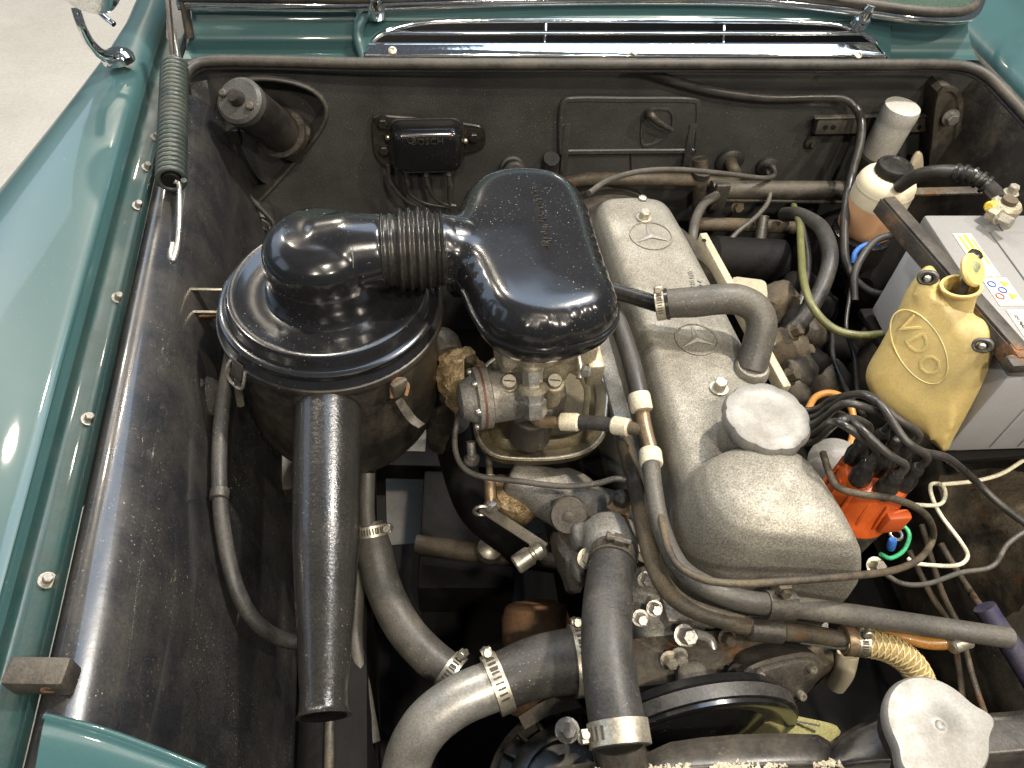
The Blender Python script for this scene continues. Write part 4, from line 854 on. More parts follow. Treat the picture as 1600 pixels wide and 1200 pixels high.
ex = thing('exhaust_manifold', 'rusty exhaust manifold stub wrapped in heat cloth, left of the carburettor', 'manifold', at(715, 600, .72))
bm = tube_bm([at(705, 552, .76), at(718, 585, .75), at(740, 615, .745), at(770, 630, .74)], [.024, .032, .034, .03], 24, 6)
bmesh.ops.subdivide_edges(bm, edges=bm.edges[:], cuts=1)
for v_ in bm.verts: v_.co += noise.noise_vector(v_.co*55)*.005+noise.noise_vector(v_.co*150)*.0035
obj('wrap', fin(bm, 22), 'foil', ex); obj('pipe', tube([at(700, 560, .765), at(690, 540, .76), at(686, 620, .66), at(690, 690, .54)], .022, 20), 'dark_metal', ex)
obj('stud', lathe([(.006, 0), (.006, .03), (.004, .032)], at(733, 590, .78), (0, .1, 1), 12), 'brass_tray', ex)
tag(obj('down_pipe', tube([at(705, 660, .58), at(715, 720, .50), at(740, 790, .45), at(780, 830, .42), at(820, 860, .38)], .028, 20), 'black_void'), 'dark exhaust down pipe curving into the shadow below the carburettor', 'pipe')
lk = thing('throttle_linkage', 'throttle linkage with ball joint, lever arm and barrel below the carburettor', 'linkage', at(800, 820, .65))
obj('rod', tube([at(764, 712, .71), at(765, 745, .70), at(767, 790, .68)], .0045, 10), 'grime_metal', lk)
obj('rod_sleeve', tube([at(764, 742, .70), at(767, 785, .685)], .0075, 12, 1), 'copper_pipe', lk)
bl_ = at(768, 790, .682); obj('ball', lathe([(.001, -.010), (.006, -.0085), (.0098, -.003), (.0098, .003), (.006, .0085), (.001, .010)], bl_, (0, 0, 1), 20), 'steel', lk)
obj('ring', tube([bl_+V((-.012+cos(t)*.010, -.004, sin(t)*.010-.003)) for t in [2*pi*k/16 for k in range(16)]], .0022, 6, 1, True), 'steel', lk)
obj('lever', bar(at(752, 792, .678), at(852, 857, .66), .014, .005, (.3, -.5, .8), .0015), 'dark_metal', lk)
A, B = at(805, 884, .65), at(845, 856, .66); obj('barrel', lathe([(.010, 0), (.012, .002), (.012, .022), (.0095, .024), (.0095, .027), (.012, .028), (.012, (B-A).length), (.008, (B-A).length+.004)], A, B-A, 24), 'zinc', lk)
obj('ball', lathe([(.001, -.010), (.006, -.0085), (.0098, -.003), (.0098, .003), (.006, .0085), (.001, .010)], at(737, 718, .70), (0, 0, 1), 20), 'steel', lk); obj('rod', tube([at(736, 690, .72), at(737, 712, .705)], .006, 10, 1), 'steel', lk)
tag(obj('steering_rod', tube([at(650, 850, .36), at(900, 885, .36)], .016, 14, 1), 'grime_metal'), 'dull horizontal steering rod deep under the linkage', 'rod')
tag(obj('steering_joint', lathe([(.02, 0), (.024, .01), (.02, .03), (.01, .036)], at(765, 860, .375), (0, -.3, 1), 20), 'zinc'), 'pale round joint on the deep steering rod', 'joint')

# ================================================================== RADIATOR HOSES
th_ = thing('thermostat_housing', 'cast alloy thermostat housing at the engine front behind the big hose', 'housing', at(980, 880, .72))
bm = bmesh.new(); q = at(962, 868, .765)
lathe_bm([(.028, -.01), (.030, .02), (.027, .04)], q+V((0, .035, -.02)), (0, -.8, .3), 28, bm); tube_bm([q+V((.02, .05, -.04)), q+V((.045, .03, -.10)), q+V((.03, .02, -.16))], [.04, .045, .04], 22, 4, bm=bm); box_bm(q+V((.0, .04, -.03)), (.075, .03, .03), None, .008, bm)
obj('casting', fuse(bm, .0035, 4), 'cast_grey', th_)
for u, v_ in ((918, 872), (1008, 862)): bolt('housing_bolt', at(u, v_, .75), (0, -.6, .8), .008, .016, 'zinc', th_)
rh = thing('radiator_hose', 'wide black upper radiator hose with worm clamp at its lower end', 'hose', at(962, 1000, .78))
pH = [at(*q_) for q_ in ((958, 868, .775), (952, 910, .785), (948, 960, .795), (949, 1020, .80), (956, 1080, .80), (966, 1140, .797), (970, 1168, .795))]
rH = [mm(34, pH[0]), mm(37, pH[1]), mm(39, pH[2]), mm(41, pH[3]), mm(43, pH[4]), mm(45, pH[5]), mm(46, pH[6])]
obj('hose', tube(pH, rH, 32, 8), 'rubber', rh)
clamp(at(958, 872, .777), pH[1]-pH[0], rH[0]*1.03, .016, rh, (.4, 1, .3), 'dark_metal')
clamp(at(967, 1147, .797), pH[6]-pH[5], rH[5]*1.02, .020, rh, (-1, .1, .0), 'zinc')
hn = V((CAM-pH[2])).normalized()
for s_, px, dx_ in (('CONTINENTAL', (965, 925), 0), ('37 x 44', (974, 925), 0)):
    q = at(*px, .785)+hn*.0; d = (pH[3]-pH[1]).normalized(); 
    n_ = (V(q)-catmull(pH, 1)[1]); n_ = (n_-d*n_.dot(d)).normalized(); ctr = pH[1]+d*((V(q)-pH[1]).dot(d))
    obj('hose_print', text_me(s_, .008, ctr+n_*rH[2]*1.0, -d, n_, .0003), 'rubber_grey', rh)
wn = thing('water_pipe', 'pale curved water pipe with black rubber elbow and two worm clamps', 'pipe', at(700, 1120, .66))
pW = [at(*q_) for q_ in ((628, 1240, .55), (640, 1180, .60), (668, 1132, .64), (715, 1095, .66), (768, 1072, .67), (800, 1058, .672))]
obj('pipe', tube(pW, .0262, 26, 8), 'pale_pipe', wn)
pE = [at(*q_) for q_ in ((770, 1071, .67), (810, 1053, .673), (850, 1040, .675), (905, 1032, .675), (940, 1035, .67))]
obj('rubber_elbow', tube(pE, [.029, .031, .033, .035, .035], 26, 6), 'rubber', wn)
clamp(at(778, 1068, .671), pE[1]-pE[0], .0305, .016, wn, (-.3, 1, .6)); clamp(at(905, 1032, .675), (1, .0, 0), .036, .016, wn, (0, 1, .6))
obj('union_nut', fin(lathe_bm([(.016, 0), (.018, .003), (.018, .02), (.013, .024), (.013, .04)], at(880, 1098, .63), (-1, .5, .3), 6), 30), 'dark_metal', wn)
lh = thing('lower_hose', 'dark grey lower hose sweeping down beside the snorkel, clamps at both ends', 'hose', at(620, 920, .55))
pL = [at(*q_) for q_ in ((578, 815, .62), (585, 860, .60), (600, 920, .58), (630, 980, .57), (670, 1025, .565), (712, 1058, .56))]
obj('hose', tube(pL, [mm(20, pL[0])]+[mm(29, pL[3])]*4+[mm(30, pL[5])], 22, 8), 'rubber_grey', lh)
clamp(at(580, 830, .615), pL[1]-pL[0], mm(23, pL[0]), .014, lh, (1, .5, .6)); clamp(at(704, 1052, .562), pL[5]-pL[4], mm(31, pL[5]), .016, lh, (.4, 1, .8))
hose('drain_pipe', 'thin pale pipe beside the lower end of the snorkel', [(560, 890, .55), (556, 1000, .52), (570, 1090, .5), (582, 1160, .48)], r=.010, mat='rubber_grey', cat='pipe')
hose('filter_drain', 'short grey hose end hanging below the air filter canister', [(574, 740, .66), (573, 790, .64), (576, 830, .62)], r=.010, mat='rubber_grey')
of = thing('oil_filter', 'rusty cylindrical filter bowl in the shadow below the linkage', 'filter', at(828, 1010, .56))
obj('bowl', lathe([(.042, -.12), (.043, -.01), (.038, .004), (.03, .008), (.012, .009)], at(836, 952, .57), (.05, .85, .55), 40), 'rust', of)
obj('band', lathe([(.043, -.05), (.0445, -.047), (.0445, -.043), (.043, -.04)], at(836, 952, .57), (.05, .85, .55), 40), 'dark_metal', of)
al = thing('alternator', 'dark finned alternator at the bottom of the engine bay', 'alternator', at(855, 1150, .6))
c_ = at(893, 1232, .62); an_ = V((-.05, .10, 1)).normalized()
obj('body', lathe([(.088, -.06), (.09, -.012), (.088, -.006), (.080, -.003), (.080, -.010), (.066, -.010), (.066, .0), (.060, .003), (.050, .003), (.050, -.006), (.034, -.006), (.034, .004), (.001, .006)], c_, an_, 56), 'satin_black', al)
u, v2, a_ = basis(an_)
for k in range(20): th = 2*pi*k/20; d_ = u*cos(th)+v2*sin(th); obj('fin', fin(box_bm(c_+d_*.073-a_*.006, (.016, .004, .010), rotm(d_, a_), .0005), 35), 'satin_black', al)
obj('bracket', sheet([[at(810, 1120, .64), at(850, 1095, .65), at(890, 1080, .655)], [at(820, 1140, .635), at(860, 1118, .645), at(910, 1105, .65)]], (4, 1), .006), 'dark_metal', al)
bolt('bracket_bolt', at(886, 1141, .655), (0, -.3, 1), .009, .014, 'steel', al)
pu = thing('fan_pulley', 'large black dished fan pulley with belt at the engine front', 'pulley', at(1090, 1140, .66))
c_ = at(1085, 1148, .675); fx = V((0.02, -1, .08))
obj('dish', lathe([(.10, -.02), (.103, -.012), (.098, -.006), (.098, .0), (.103, .006), (.103, .010), (.094, .011), (.075, .003), (.055, .012), (.03, .02), (.001, .021)], c_, fx, 64), 'gloss_black', pu)
obj('belt', lathe([(.1005, -.007), (.1065, -.008), (.1065, .005), (.1005, .004)], c_, fx, 64), 'rubber', pu)
obj('hub', lathe([(.03, -.09), (.03, -.02)], c_, fx, 24), 'grime_metal', pu)
wp = thing('water_pump', 'grimy water pump castings and bolts above the fan pulley', 'pump', at(1080, 1060, .68))
bm = bmesh.new(); q = at(1085, 1075, .70)
tube_bm([q+V((-.06, .02, -.02)), q, q+V((.05, .01, -.02))], [.022, .026, .022], 18, 4, bm=bm); lathe_bm([(.026, -.05), (.03, .0)], q+V((.0, -.02, -.02)), (0, -1, .2), 24, bm); box_bm(q+V((-.01, .0, .02)), (.03, .03, .05), None, .006, bm)
obj('casting', fuse(bm, .0035, 4), 'cast_alloy', wp)
for u_, v_, m_ in ((1060, 1025, 'cast_grey'), (1070, 995, 'steel'), (1102, 1070, 'steel'), (1150, 1050, 'dark_metal'), (1135, 995, 'grime_metal'), (1045, 1030, 'zinc')): bolt('pump_bolt', at(u_, v_, .735), (0, -.7, .7), .0065, .013, m_, wp)
bolt('banjo_bolt', at(1068, 992, .748), (.1, -.5, .85), .0085, .018, 'steel', wp, .011)
obj('hub_nut', lathe([(.013, 0), (.013, .008), (.008, .010), (.008, .014)], at(1100, 1078, .722), (0, -.6, .8), 6), 'chrome', wp)
for u_, v_ in ((1085, 1082), (1118, 1085), (1075, 1062), (1122, 1065)): bolt('hub_bolt', at(u_, v_, .718), (0, -.6, .8), .005, .010, 'rust', wp)
obj('pump_pipe', tube([at(1085, 990, .74), at(1110, 1000, .73), at(1115, 1035, .72), at(1105, 1052, .71)], .005, 10), 'pale_pipe', wp)
pt = thing('cover_plate', 'dark flat cover plate with four screws on the engine front', 'plate', at(1225, 1060, .72))
pn = V((.05, -.72, .69)).normalized(); pc0 = at(1225, 1060, .735)
pn2 = smooth_outline([atp(*q_, pc0, pn) for q_ in ((1162, 1062), (1180, 1043), (1245, 1026), (1275, 1030), (1280, 1047), (1262, 1075), (1240, 1090), (1168, 1090))], 50)
obj('plate', fin(inflate_bm(pn2, [(-.004, -.03), (-.004, .0), (.0, .001), (.002, .004), (.005, .005)], pn), 40), 'dark_metal', pt)
for u_, v_ in ((1182, 1049), (1262, 1039), (1176, 1083), (1246, 1081)): obj('plate_screw', lathe([(.0045, 0), (.0045, .006), (.0038, .0075), (.002, .0075), (.002, .005)], atp(u_, v_, pc0, pn)+pn*.004, pn, 16), 'zinc', pt)
fnb = thing('cooling_fan', 'pale yellow plastic fan blade behind the radiator edge', 'fan', at(1230, 1140, .67))
bo_ = smooth_outline([at(*q_, .69) for q_ in ((1143, 1152), (1160, 1128), (1200, 1118), (1270, 1126), (1310, 1135), (1313, 1150), (1290, 1175), (1150, 1180))], 50)
bmf = inflate_bm(bo_, [(.0, -.004), (-.001, -.002), (0, .0), (.004, .001)])
for v_ in bmf.verts: v_.co.z += (v_.co.y-.19)*.5
obj('blade', fin(bmf, 40), 'fan_yellow', fnb)
q = at(1230, 1127, .6935); bm = bmesh.new(); random.seed(4)
for k in range(14): box_bm(at(1215+k*5+random.uniform(-1, 1), 1122+k*.9, .6945+.003*k/14), (.003, .0018, .0006), None, 0, bm)
obj('worn_print', fin(bm), 'print_black', fnb)
# radiator
ra_ = thing('radiator', 'black painted radiator top tank across the front edge of the bay', 'radiator', at(1200, 1190, .7))
rows = []
bk = [(770, 1212, .772), (900, 1196, .776), (1010, 1178, .778), (1045, 1162, .780), (1150, 1150, .782), (1275, 1150, .782), (1297, 1168, .778), (1312, 1150, .784), (1375, 1118, .80), (1450, 1100, .80), (1530, 1118, .80), (1620, 1108, .80)]
ft = [(770, 1235, .782), (900, 1222, .786), (1010, 1205, .788), (1045, 1196, .790), (1150, 1190, .792), (1275, 1186, .792), (1297, 1192, .788), (1312, 1188, .792), (1375, 1180, .806), (1450, 1178, .806), (1530, 1172, .806), (1620, 1165, .806)]
A_ = [at(*q_) for q_ in bk]; B_ = [at(*q_) for q_ in ft]
obj('top_tank', sheet([[p_+V((0, .0, -.12)) for p_ in A_], [p_+V((0, .001, -.006)) for p_ in A_], [p_+V((0, -.003, .001)) for p_ in A_], [a*.5+b*.5+V((0, 0, .001)) for a, b in zip(A_, B_)], B_, [p_+V((0, -.006, -.004)) for p_ in B_], [p_+V((0, -.012, -.03)) for p_ in B_]], (2, 3)), 'satin_black', ra_)
bm = bmesh.new(); random.seed(8)
for k in range(420):
    t_ = random.random(); u_ = 905+t_*430; q = at(u_, 1205-13*t_+random.gauss(0, 3.2), .7915)
    if noise.noise(q*60) < -.12: continue
    r0 = random.uniform(.0006, .0026); lathe_bm([(r0, -.0008), (r0*.8, random.uniform(.0003, .0012))], q, (random.uniform(-.3, .3), random.uniform(-.3, .3), 1), 6, bm, lambda t, h_: 1+.5*sin(2*t+k))
fo = obj('flaking_sealant', fin(bm), 'cream_paint', ra_); fo['kind'] = 'stuff'
obj('neck', lathe([(.034, -.05), (.034, .0), (.038, .002)], at(1465, 1140, .84), (0, 0, 1), 32), 'satin_black', ra_)
obj('hose_neck', tube([at(968, 1160, .795), at(975, 1200, .78)], .022, 24, 1), 'satin_black', ra_)
rc_ = at(1466, 1135, .862); r_ = mm(83, rc_)
def earf(t, h_):
    e = 0
    for a0, wd, am in ((3.72, .22, .24), (.02, .22, .24)):
        d_ = (t-a0+pi) % (2*pi)-pi; e += am*math.exp(-(d_/wd)**2)
    return .97+e
rcap = obj('radiator_cap', lathe([(r_*.86, -.014), (r_*.98, -.012), (r_*1.0, -.008), (r_*.985, -.003), (r_*.94, -.0005), (r_*.6, .0012), (r_*.22, .0015), (r_*.17, .0030), (r_*.10, .0032), (r_*.06, .0018), (.001, .0014)], rc_, (0, 0, 1), 128, lambda t, h_: earf(t, h_) if h_ < .001 else 1), 'cap_alloy', ra_); rcap['label'] = 'pale metal radiator cap with two ears and a centre rivet'

# ================================================================== BATTERY
bt = thing('battery', 'light grey car battery with warning labels on its lid', 'battery', (.80, .66, .70))
bx0, bx1, by0, by1, bzt = .690, .90, .505, .772, .872
bzb = .69
ang = Matrix.Rotation(radians(-3.0), 4, 'Z'); piv = V((bx0, by0, 0))
def B(x, y, z): return piv+(ang @ (V((x, y, z))-piv))
def bbox(name, c, s, mat, par, bev=.004):
    return obj(name, fin(box_bm(B(*c), s, ang.to_3x3(), bev), 35), mat, par)
cs = bbox('case', ((bx0+bx1)/2, (by0+by1)/2, (bzt-.028+bzb)/2), (bx1-bx0, by1-by0, bzt-.028-bzb), 'battery_grey', bt, .005)
for y_ in (.07, .13, .19): bbox('case_rib', (bx0-.0005, by0+y_, (bzt-.06+bzb)/2), (.003, .004, bzt-.08-bzb), 'battery_grey', cs, .001)
for x_ in (.06, .10): bbox('case_rib', (bx0+x_, by0-.0005, (bzt-.07+bzb)/2), (.004, .003, bzt-.09-bzb), 'battery_grey', cs, .001)
lid = bbox('lid', ((bx0+bx1)/2+.001, (by0+by1)/2, bzt-.0135), (bx1-bx0+.004, by1-by0+.004, .027), 'battery_lid', bt, .004)
bbox('lid_step', (bx0+.075+.05, by0+.13, bzt+.0012), (.10, .20, .003), 'battery_lid', lid, .001)
bbox('lid_pad', (bx0+.145, by1-.035, bzt+.001), (.10, .055, .002), 'battery_lid', lid, .001)
for k in range(8): bbox('grip_rib', (bx0+.03+.009*k, by0-.003, bzt-.014), (.004, .004, .020), 'battery_grey', lid, .001)
def lab(c, s, mat, par, name='label', dz=.0): return bbox(name, (c[0], c[1], bzt+.0006+dz), (s[0], s[1], .0006), mat, par, 0)
l1 = lab((bx0+.034, by0+.185, 0), (.026, .085), 'label_white', lid)
lab((bx0+.036, by0+.200, 0), (.004, .05), 'print_yellow', l1, 'print', .0007); lab((bx0+.028, by0+.205, 0), (.003, .035), 'print_yellow', l1, 'print', .0007); lab((bx0+.043, by0+.19, 0), (.002, .05), 'print_yellow', l1, 'print', .0007)
l2 = lab((bx0+.036, by0+.115, 0), (.034, .05), 'label_white', lid)
for x_, y_, m_ in ((.027, .128, 'print_blue'), (.044, .128, 'print_yellow'), (.027, .106, 'print_red'), (.044, .106, 'print_yellow'), (.036, .117, 'print_blue')):
    q = B(bx0+x_, by0+y_, bzt+.0013); 
    if m_ == 'print_yellow': obj('warning_mark', lathe([(.0065, 0), (.0065, .0006)], q, (0, 0, 1), 3), m_, l2)
    else: obj('warning_mark', tube([q+V((cos(t)*.0048, sin(t)*.0048, 0)) for t in [2*pi*k/18 for k in range(18)]], .0009, 5, 1, True), m_, l2)
l3 = lab((bx0+.040, by0+.055, 0), (.034, .055), 'label_white', lid)
for k, (s_, sz) in enumerate((('12V 74Ah 680A', .006), ('DIN EN', .005), ('57412', .005))):
    obj('lettering', text_me(s_, sz, B(bx0+.030+.010*k, by0+.055, bzt+.0013), ang.to_3x3() @ V((0, -1, 0)), (0, 0, 1), .0003), 'print_black', l3)
sk = bbox('side_sticker', (bx0-.0008, by0+.17, bzt-.10), (.0008, .06, .10), 'label_white', cs, 0)
obj('print', text_me('+', .04, B(bx0-.0016, by0+.165, bzt-.10), ang.to_3x3() @ V((0, -1, 0)), ang.to_3x3() @ V((-1, 0, 0)), .0003), 'print_black', sk)
# hold-down frame
hf = thing('battery_clamp', 'rusty black angle-iron hold-down frame round the battery lid', 'clamp', B(bx0, by0, .88))
A, Bq = at(1388, 310, .885), at(1598, 548, .885)
obj('long_bar', bar(A, Bq, .018, .006, None, .001), 'rusty_bar', hf)
obj('long_flange', bar(A+V((-.009, .002, -.012)), Bq+V((-.009, -.002, -.012)), .022, .005, (-1, 0, .1), .001), 'rusty_bar', hf)
C2 = at(1620, 300, .888)
obj('front_bar', bar(Bq+V((-.012, .0, -.004)), V((.95, Bq.y-.012, .881)), .022, .012, None, .002), 'rusty_bar', hf)
obj('front_lug', fin(box_bm(Bq+V((-.004, -.012, -.008)), (.04, .02, .016), None, .006), 35), 'rusty_bar', hf)
tm = thing('battery_terminal', 'brass cable clamp with yellow cap on the battery post', 'terminal', at(1575, 330, .88))
q = at(1572, 322, .895)
obj('post', lathe([(.011, -.03), (.010, .012), (.004, .013)], q, (0, 0, 1), 24), 'grime_metal', tm)
obj('ring', lathe([(.011, -.012), (.019, -.011), (.020, .002), (.017, .006), (.011, .006)], q, (0, 0, 1), 28), 'carb_metal', tm)
obj('jaw', fin(box_bm(q+V((-.02, -.012, -.002)), (.03, .02, .014), Matrix.Rotation(.6, 3, 'Z'), .004), 35), 'carb_metal', tm)
bolt('jaw_bolt', q+V((-.024, -.022, .0)), (.3, -.9, .2), .007, .02, 'zinc', tm); bolt('jaw_bolt', q+V((.015, .02, .006)), (0, 0, 1), .007, .012, 'zinc', tm)
obj('yellow_cap', lathe([(.0075, 0), (.0075, .014), (.005, .016)], at(1553, 322, .892), (-.6, -.3, .2), 16), 'print_yellow', tm)
hose('battery_cable', 'thick black battery cable looping from behind the fluid bottle to the terminal', [aty(1405, 292, .93), aty(1430, 276, .91), aty(1460, 269, .89), aty(1490, 269, .87), aty(1520, 275, .85), aty(1545, 292, .83), at(1566, 316, .895)], r=.0105, mat='lead_black', cat='cable')
bm = bmesh.new(); pc_ = catmull([aty(1490, 269, .87), aty(1520, 275, .85), aty(1545, 292, .83)], 5)
for i in range(1, len(pc_)-1, 2): lathe_bm([(.011, -.003), (.0135, -.002), (.0135, .002), (.011, .003)], pc_[i], pc_[i+1]-pc_[i], 20, bm)
tag(obj('cable_sleeve', fin(bm, 40), 'rubber_black'), 'ribbed sleeve on the battery cable right of the gusset', 'sleeve')
tag(obj('tray_strut', bar(aty(1420, 300, .95), aty(1560, 297, .93), .018, .004, None), 'grime_metal'), 'thin grimy strut behind the battery with a bolt', 'strut')
# battery tray and wheel-arch lump below it
ty = thing('battery_tray', 'rusty battery tray edge under the battery', 'tray', at(1540, 700, .66))
obj('tray_floor', fin(box_bm((.815, .64, .676), (.24, .29, .012), None, .003), 35), 'black_void', ty)
obj('tray_lip', bar(at(1480, 705, .668), at(1640, 696, .668), .02, .03, None, .003), 'rusty_tray', ty)
ar = [[at(1465, 745, .58), at(1530, 735, .62), at(1620, 735, .66)], [at(1475, 800, .58), at(1540, 800, .63), at(1620, 790, .68)], [at(1500, 880, .56), at(1560, 860, .62), at(1625, 845, .68)], [at(1540, 990, .5), at(1580, 960, .58), at(1630, 930, .66)]]
bm = sheet_bm(ar, (6, 6))
for v_ in bm.verts: v_.co += noise.noise_vector(v_.co*40)*.006
obj('wheel_arch', fin(bm, 60), 'grime_metal', car)

# ================================================================== WASHER BOTTLE
bc = at(1452, 580, .815); bn = V((-.62, -.66, .42)).normalized()
wbk = thing('washer_bottle', 'yellowed translucent washer bottle hanging in front of the battery', 'bottle', at(1475, 710, .7))
px = [(1427, 440), (1440, 424), (1452, 420), (1462, 432), (1468, 450), (1482, 462), (1510, 476), (1522, 500), (1533, 500), (1552, 520), (1551, 560), (1535, 605), (1512, 650), (1490, 690), (1478, 712), (1462, 703), (1440, 684), (1400, 655), (1368, 630), (1352, 605), (1352, 580), (1372, 545), (1398, 495), (1412, 462)]
ol = smooth_outline([atp(u_, v_, bc, bn) for u_, v_ in px], 110)
bm = inflate_bm(ol, [(.014, -.048), (.004, -.044), (.0, -.036), (0.0, -.012), (.003, -.004), (.009, .003), (.018, .006), (.028, .0075)], bn)
obj('tank', fuse(bm, .0035, 6), 'yellow_tank', wbk)
n0, n1 = atp(1492, 490, bc, bn)-bn*.02, atp(1502, 447, bc, bn)-bn*.004
nd = n1-n0
obj('neck', lathe([(.0215, -.01), (.0185, .0), (.0185, nd.length*.8), (.0195, nd.length*.82), (.0225, nd.length*.9), (.0225, nd.length), (.019, nd.length), (.0175, nd.length*.8)], n0, nd, 40, cap=False), 'yellow_tank', wbk)
fp_ = n1+V((.012, .012, .012)); fl_ = obj('flip_lid', lathe([(.020, 0), (.0205, .003), (.018, .0055)], fp_, (.35, -.55, .8), 32), 'yellow_tank', wbk)
obj('pump_stem', tube([fp_+V((-.002, -.002, -.014)), fp_+V((.002, .002, .004)), at(1508, 428, .91), at(1519, 404, .925)], [.0055, .0075, .0075, .0062], 14, 4), 'dipstick_green', wbk)
obj('stem_cap', lathe([(.0085, 0), (.0085, .008), (.006, .010)], at(1519, 404, .924), (.2, 0, 1), 10), 'rubber_black', wbk)
obj('inner_tube', tube([fp_+V((-.004, -.006, -.004)), n0+nd*.5], .006, 10, 1), 'rubber_black', wbk)
for u_, v_ in ((1450, 433), (1535, 538)):
    q = atp(u_, v_, bc, bn)+bn*.004
    g_ = obj('ear_grommet', lathe([(.0105, -.004), (.0105, .002), (.0085, .004), (.0055, .002), (.0055, -.002)], q, bn, 24, lambda t, h_: 1+.15*cos(2*t)), 'rubber_grey', wbk); obj('ear_screw', lathe([(.004, 0), (.004, .008), (.002, .010)], q, bn, 12), 'steel', g_)
oc_ = atp(1436, 540, bc, bn)+bn*.0072
ex_ = (atp(1460, 585, bc, bn)-atp(1412, 497, bc, bn)).normalized(); ey_ = bn.cross(ex_)
obj('oval_rim', tube([oc_+ex_*cos(t)*.050+ey_*sin(t)*.025 for t in [2*pi*k/48 for k in range(48)]], .0011, 6, 1, True), 'yellow_tank', wbk)
obj('lettering', text_me('VDO', .034, oc_, ex_, bn, .0012, space=1.15), 'yellow_tank', wbk)
hose('washer_hose', 'yellow-green washer hose curving left from the washer bottle', [(1380, 522, .76), (1340, 524, .75), (1300, 512, .75), (1270, 480, .76), (1256, 440, .76), (1252, 395, .74), (1249, 350, .72), (1240, 322, .68)], r=.0058, mat='yellow_green')
tag(obj('bottle_bracket', poly_prism([atp(1505, 470, bc-bn*.052, bn), atp(1545, 470, bc-bn*.052, bn), atp(1560, 500, bc-bn*.052, bn), atp(1552, 570, bc-bn*.052, bn), atp(1500, 500, bc-bn*.052, bn)], bn, .006), 'satin_black'), 'black bracket plate between washer bottle and battery', 'bracket')
tag(obj('bottle_strap', tube([at(1549, 482, .87), at(1556, 510, .86), at(1562, 535, .85)], .0022, 8), 'white_wire'), 'thin white cord at the right shoulder of the washer bottle', 'cord')

# ================================================================== DISTRIBUTOR AND LEADS
dc = at(1336, 786, .820)
ds = thing('distributor', 'distributor with bright orange cap and black lead boots', 'distributor', dc)
da = V((.03, .05, 1)).normalized()
obj('body', lathe([(.03, -.09), (.034, -.06), (.036, -.03), (.038, -.012)], dc, da, 36), 'dark_metal', ds)
capo = obj('cap', fin(lathe_bm([(.036, -.010), (.0385, -.008), (.0385, .004), (.0365, .008), (.035, .018), (.034, .044), (.031, .054), (.020, .057), (.001, .057)], dc, da, 96, None, lambda t, h_: 1+.035*cos(6*t+.5)*(1 if h_ > 0 else .15)), 30), 'orange_plastic', ds)
u, v2, a_ = basis(da)
boots = []
for k in range(6):
    th = 2*pi*k/6+.30; d_ = u*cos(th)+v2*sin(th); b_ = dc+d_*.0235+a_*.050
    tw = obj('tower', lathe([(.0105, -.004), (.010, .010)], b_, a_+d_*.1, 24), 'orange_plastic', capo)
    bt_ = obj('boot', lathe([(.0100, .002), (.0106, .004), (.0103, .016), (.0088, .021), (.0072, .024), (.0075, .030), (.0066, .034), (.005, .037)], b_, a_+d_*.1, 28), 'rubber_black', ds)
    boots.append(b_+(a_+d_*.1).normalized()*.040)
b_ = dc+a_*.055; obj('boot', lathe([(.0100, .002), (.0106, .004), (.0103, .018), (.0088, .023), (.0072, .027), (.0075, .033), (.005, .039)], b_, a_, 28), 'rubber_black', ds); boots.append(b_+a_*.042)
obj('panel', fin(box_bm(dc+V((.016, -.036, .022)), (.026, .012, .03), None, .004), 35), 'orange_plastic', capo)
for k in range(12):
    th = 2*pi*k/12; d_ = u*cos(th)+v2*sin(th); obj('cap_rib', bar(dc+d_*.036+a_*.006, dc+d_*.0343+a_*.044, .0035, .003, d_, .0008), 'orange_plastic', capo)
obj('spring_clip', bar(dc+V((-.034, -.026, .012)), dc+V((-.034, -.026, -.03)), .012, .003, (-1, -.5, 0)), 'steel', ds)
src = [(1272, 640), (1270, 652), (1266, 663), (1262, 672), (1258, 682), (1262, 692), (1275, 630)]
desc = ['front left', 'front', 'front right', 'rear right', 'rear', 'rear left', 'centre']
pr = lambda p: (800+FPX*(V(p)-CAM).dot(RT)/(V(p)-CAM).dot(FW), 600-FPX*(V(p)-CAM).dot(UP)/(V(p)-CAM).dot(FW))
order = sorted(range(6), key=lambda k: pr(boots[k])[0])
words = ['leftmost of the orange cap boots', 'second boot from the left', 'third boot from the left', 'fourth boot from the left', 'fifth boot from the left', 'rightmost of the orange cap boots']
for j, k in enumerate(order):
    e = boots[k]; ue, ve = pr(e); su, sv = src[5-j] if j < 6 else src[j]
    rn = lambda k_: random.uniform(-k_, k_)
    top = at(ue*.86+su*.14+rn(3), ve-26-3*j+rn(4), e.z+.030); md = at(ue*.5+su*.5+rn(8), (ve+sv)/2-30-6*j+rn(6), e.z+.034+rn(.004)); m0 = at(ue*.2+su*.8+rn(5), sv-8-2*j+rn(4), .862)
    o = obj('ignition_lead', tube([e-a_*.006, e+a_*.012, top, md, m0, at(su, sv, .83), at(su-60, sv+4, .81)], .0038, 10, 7), 'lead_black'); tag(o, 'black ignition lead rising from the '+words[j], 'ignition lead', 'ignition leads')
e = boots[6]
hose('coil_lead', 'black coil lead leaving the middle distributor boot towards the right edge', [e-a_*.006, e+a_*.010, at(1440, 706, .86), at(1480, 716, .84), at(1520, 748, .76), at(1565, 790, .74), at(1640, 845, .72)], r=.0046, mat='lead_black', cat='ignition lead')
hose('amber_tube', 'amber plastic hoop behind the ignition leads', [(1262, 640, .79), (1275, 620, .79), (1298, 614, .79), (1322, 625, .785), (1333, 650, .78), (1330, 690, .77), (1310, 712, .76)], r=.0042, mat='amber_hose', cat='tube')
